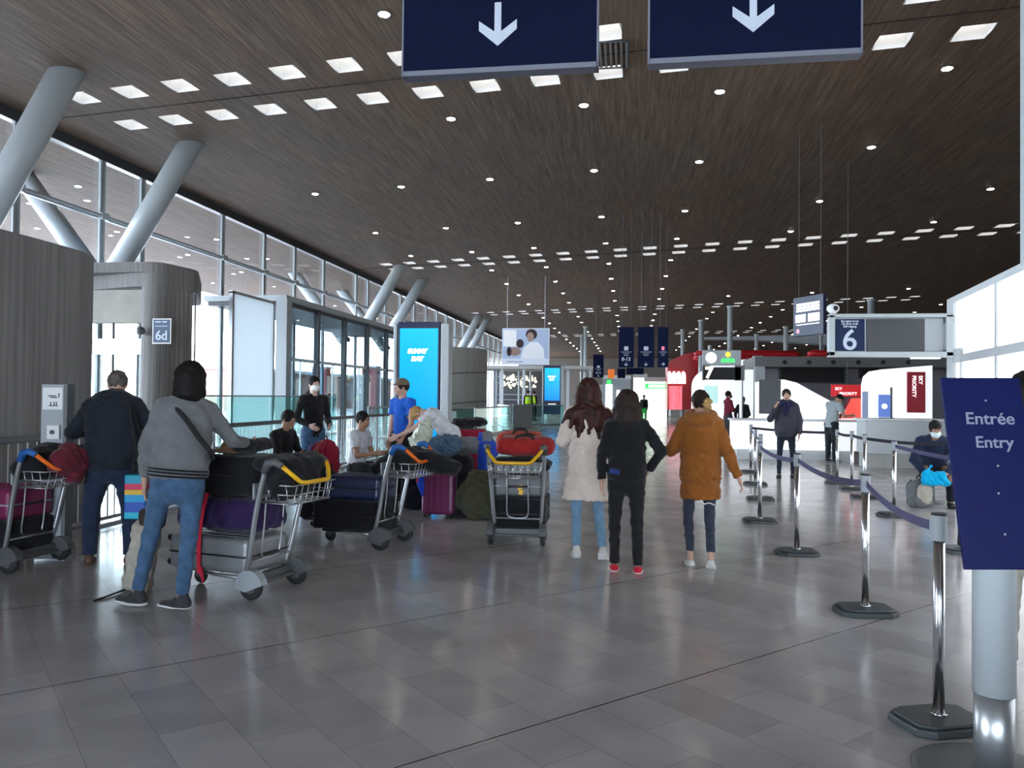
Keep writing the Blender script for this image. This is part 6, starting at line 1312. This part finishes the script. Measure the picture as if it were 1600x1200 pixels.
# burgundy man & person in black
t, q = person('person in a burgundy jacket reading a paper at the far counter', G(1137, 696), facing(.9, .3), 1.82, headf=(0, 1, -.4), armL=((-.1, .25, -.95), (.1, .95, .2)), armR=((.1, .25, -.95), (-.1, .95, .2)), top=cloth('burgundy', (.22, .02, .05)), hem=-.08, trousers=cloth('grey_trousers', (.05, .055, .06)), tfit=1.2, shoes=DSH, hair=('short', 'black'), mask=BLK, voxel=.017, collar=True)
pg = thing('white_paper', 'white sheet of paper held by the person in the burgundy jacket', 'paper', wpt(t, (0.0, .48, 1.22)), t.rotation_euler.z); mb = MB(); mb.box((0, 0, 0), (.24, .30, .003), rot=Matrix.Rotation(R(25), 3, 'X')); mb.build('sheet', M['white'], pg)
t, q = person('person dressed all in black with a pink suitcase, seen from behind', G(1160, 698), facing(.5, .9), 1.64, True, armL=((-.3, -.1, -.9), (.3, -.5, -.6)), armR=((.3, -.1, -.9), (-.35, -.5, -.5)), top=BLK, hem=-.42, flare=.03, trousers=BLKL, tfit=1.3, shoes=WSH, sole=WSO, hair=('short', 'grey'), topname='coat', voxel=.017, topfit=1.1)
# masked officer
st = thing('dark_stool', 'dark low stool on which the masked officer sits', 'stool', (4.50, 12.65, 0)); m = MB(); m.lathe([(.19, .40), (.19, .44)], n=24); m.build('seat', M['black'], st); m = MB(); m.cyl((0, 0, .03), (0, 0, .40), .03, 12); m.build('column', M['greyp'], st, True); m = MB(); m.lathe([(.2, 0), (.19, .03), (.05, .04)], n=24); m.build('foot', M['greyp'], st)
t, q = person('person in a navy uniform and pale blue mask sitting bent forward by the counter', (4.50, 12.62, 0), facing(-.3, -1), 1.78, fat=1.12, pelvis=(0, 0, .56), spine=(0, .75, 1), head_up=(0, .45, 1), headf=(-.15, 1, -.55), armL=((-.32, .35, -.9), (.55, .65, -.75)), armR=((.32, .35, -.9), (-.55, .65, -.75)), legL=((-.25, .97, -.1), (0, .02, -1)), legR=((.12, .97, -.1), (0, .02, -1)),
    top=cloth('uniform_navy', (.014, .024, .06)), hem=-.02, trousers=cloth('uniform_trousers', (.012, .015, .025)), tfit=1.15, shoes=BLK, hair=('short', 'black'), skin=SKIN_T, mask=MASKM, topfit=1.12, voxel=.013, topname='jacket', slack=.02)
for s in (-1, 1):
    mb = MB(); c_ = q['shc']+q['cf'][:, 0]*s*.14+np.array((0, 0, .075)); mb.box(tuple(c_), (.10, .05, .012), rot=Matrix.Rotation(R(s*18), 3, 'Y')); mb.build('epaulette', mat('silver_braid', (.5, .55, .6), .5), t, bevel=.004)
mb = MB(); c_ = q['neck']+q['cf'][:, 1]*.09-q['up']*.07
for s in (-1, 1): mb.box(tuple(c_+np.array((s*.045, 0, 0))), (.045, .012, .13), rot=Matrix.Rotation(R(-s*12), 3, 'Y'))
mb.build('scarf_ends', F_BEIGE, t)
softbag('cyan_bag', 'bright cyan bag held on the knees of the masked officer', 'bag', (4.28, 12.0, .30), 0, [('+', ('b', (0, 0, .13), (.16, .05, .10), .04), 0), ('+', ('c', (-.1, 0, .2), (-.04, 0, .3), .03, .02), .03), ('+', ('c', (.1, 0, .16), (.17, 0, .06), .05, .05), .03)], cloth('cyan', (.0, .42, .75)), .013, .01, .7)
# half-hidden person behind the entry sign
t, q = person('person mostly hidden behind the blue entry sign, only dark hair showing', (AY(1606, 574, 4.8).x, 4.8, 0), facing(.3, 1), 1.72, top=cloth('pale_top', (.5, .5, .48)), hem=-.05, trousers=cloth('sand_trousers', (.4, .38, .33)), tfit=1.2, shoes=WSH, sole=WSO, hair=('bob', 'black'), topname='jacket')
# far people
HV = cloth('yellow_vest', (.45, .75, .02))
for i, (px, py, rz) in enumerate(((825, 659, 10), (834, 657, -40))):
    t, q = person(['person in a yellow reflective vest in the distance, left one of two', 'person in a yellow reflective vest in the distance, right one of two'][i], G(px, py)*.97 if i == 0 else G(px, py), R(rz), 1.95, top=BLK, hem=-.05, trousers=BLKL, tfit=1.2, shoes=BLK, hair=('short', 'black'), voxel=.024, group='people in yellow vests')
    q0 = q['pel']; sdf('reflective_vest', [('+', ('s', tuple(q0), np.eye(3), (1, .8, 1), (0, 0, .12), (0, 0, .48), .19, .2), 0), ('-', ('h', tuple(q0+np.array((0, 0, .08))), (0, 0, 1)), 0), ('&', ('h', tuple(q0+np.array((0, 0, .52))), (0, 0, 1)), 0)], HV, t, .024)
    mb = MB(); mb.box(tuple(q0+np.array((0, -.165, .36))), (.2, .01, .07)); mb.build('vest_stripe', M['panel'], t)
t, q = person('person in dark clothes far away just right of the head of the woman in black', G(1006, 662), R(160), 1.75, top=BLK, hem=-.05, trousers=cloth('far_green', (.02, .5, .08)), tfit=1.2, shoes=BLK, hair=('short', 'brown'), voxel=.022)
t, q = person('person in red far away before the red store', G(1041, 652), R(0), 1.78, top=F_RED, hem=-.05, trousers=BLKL, tfit=1.2, shoes=BLK, hair=('short', 'brown'), voxel=.026)
for o in bpy.data.objects:
    if '_pel' in o: del o['_pel']
# lettering as solid mesh
bpy.context.view_layer.update(); dg = bpy.context.evaluated_depsgraph_get()
for o in [o for o in bpy.data.objects if o.type == 'FONT']:
    me = bpy.data.meshes.new_from_object(o.evaluated_get(dg)); n = bpy.data.objects.new('lettering_mesh', me); COL.objects.link(n); n.parent = o.parent; n.matrix_local = o.matrix_local.copy()
    nm = o.name; bpy.data.objects.remove(o); n.name = nm
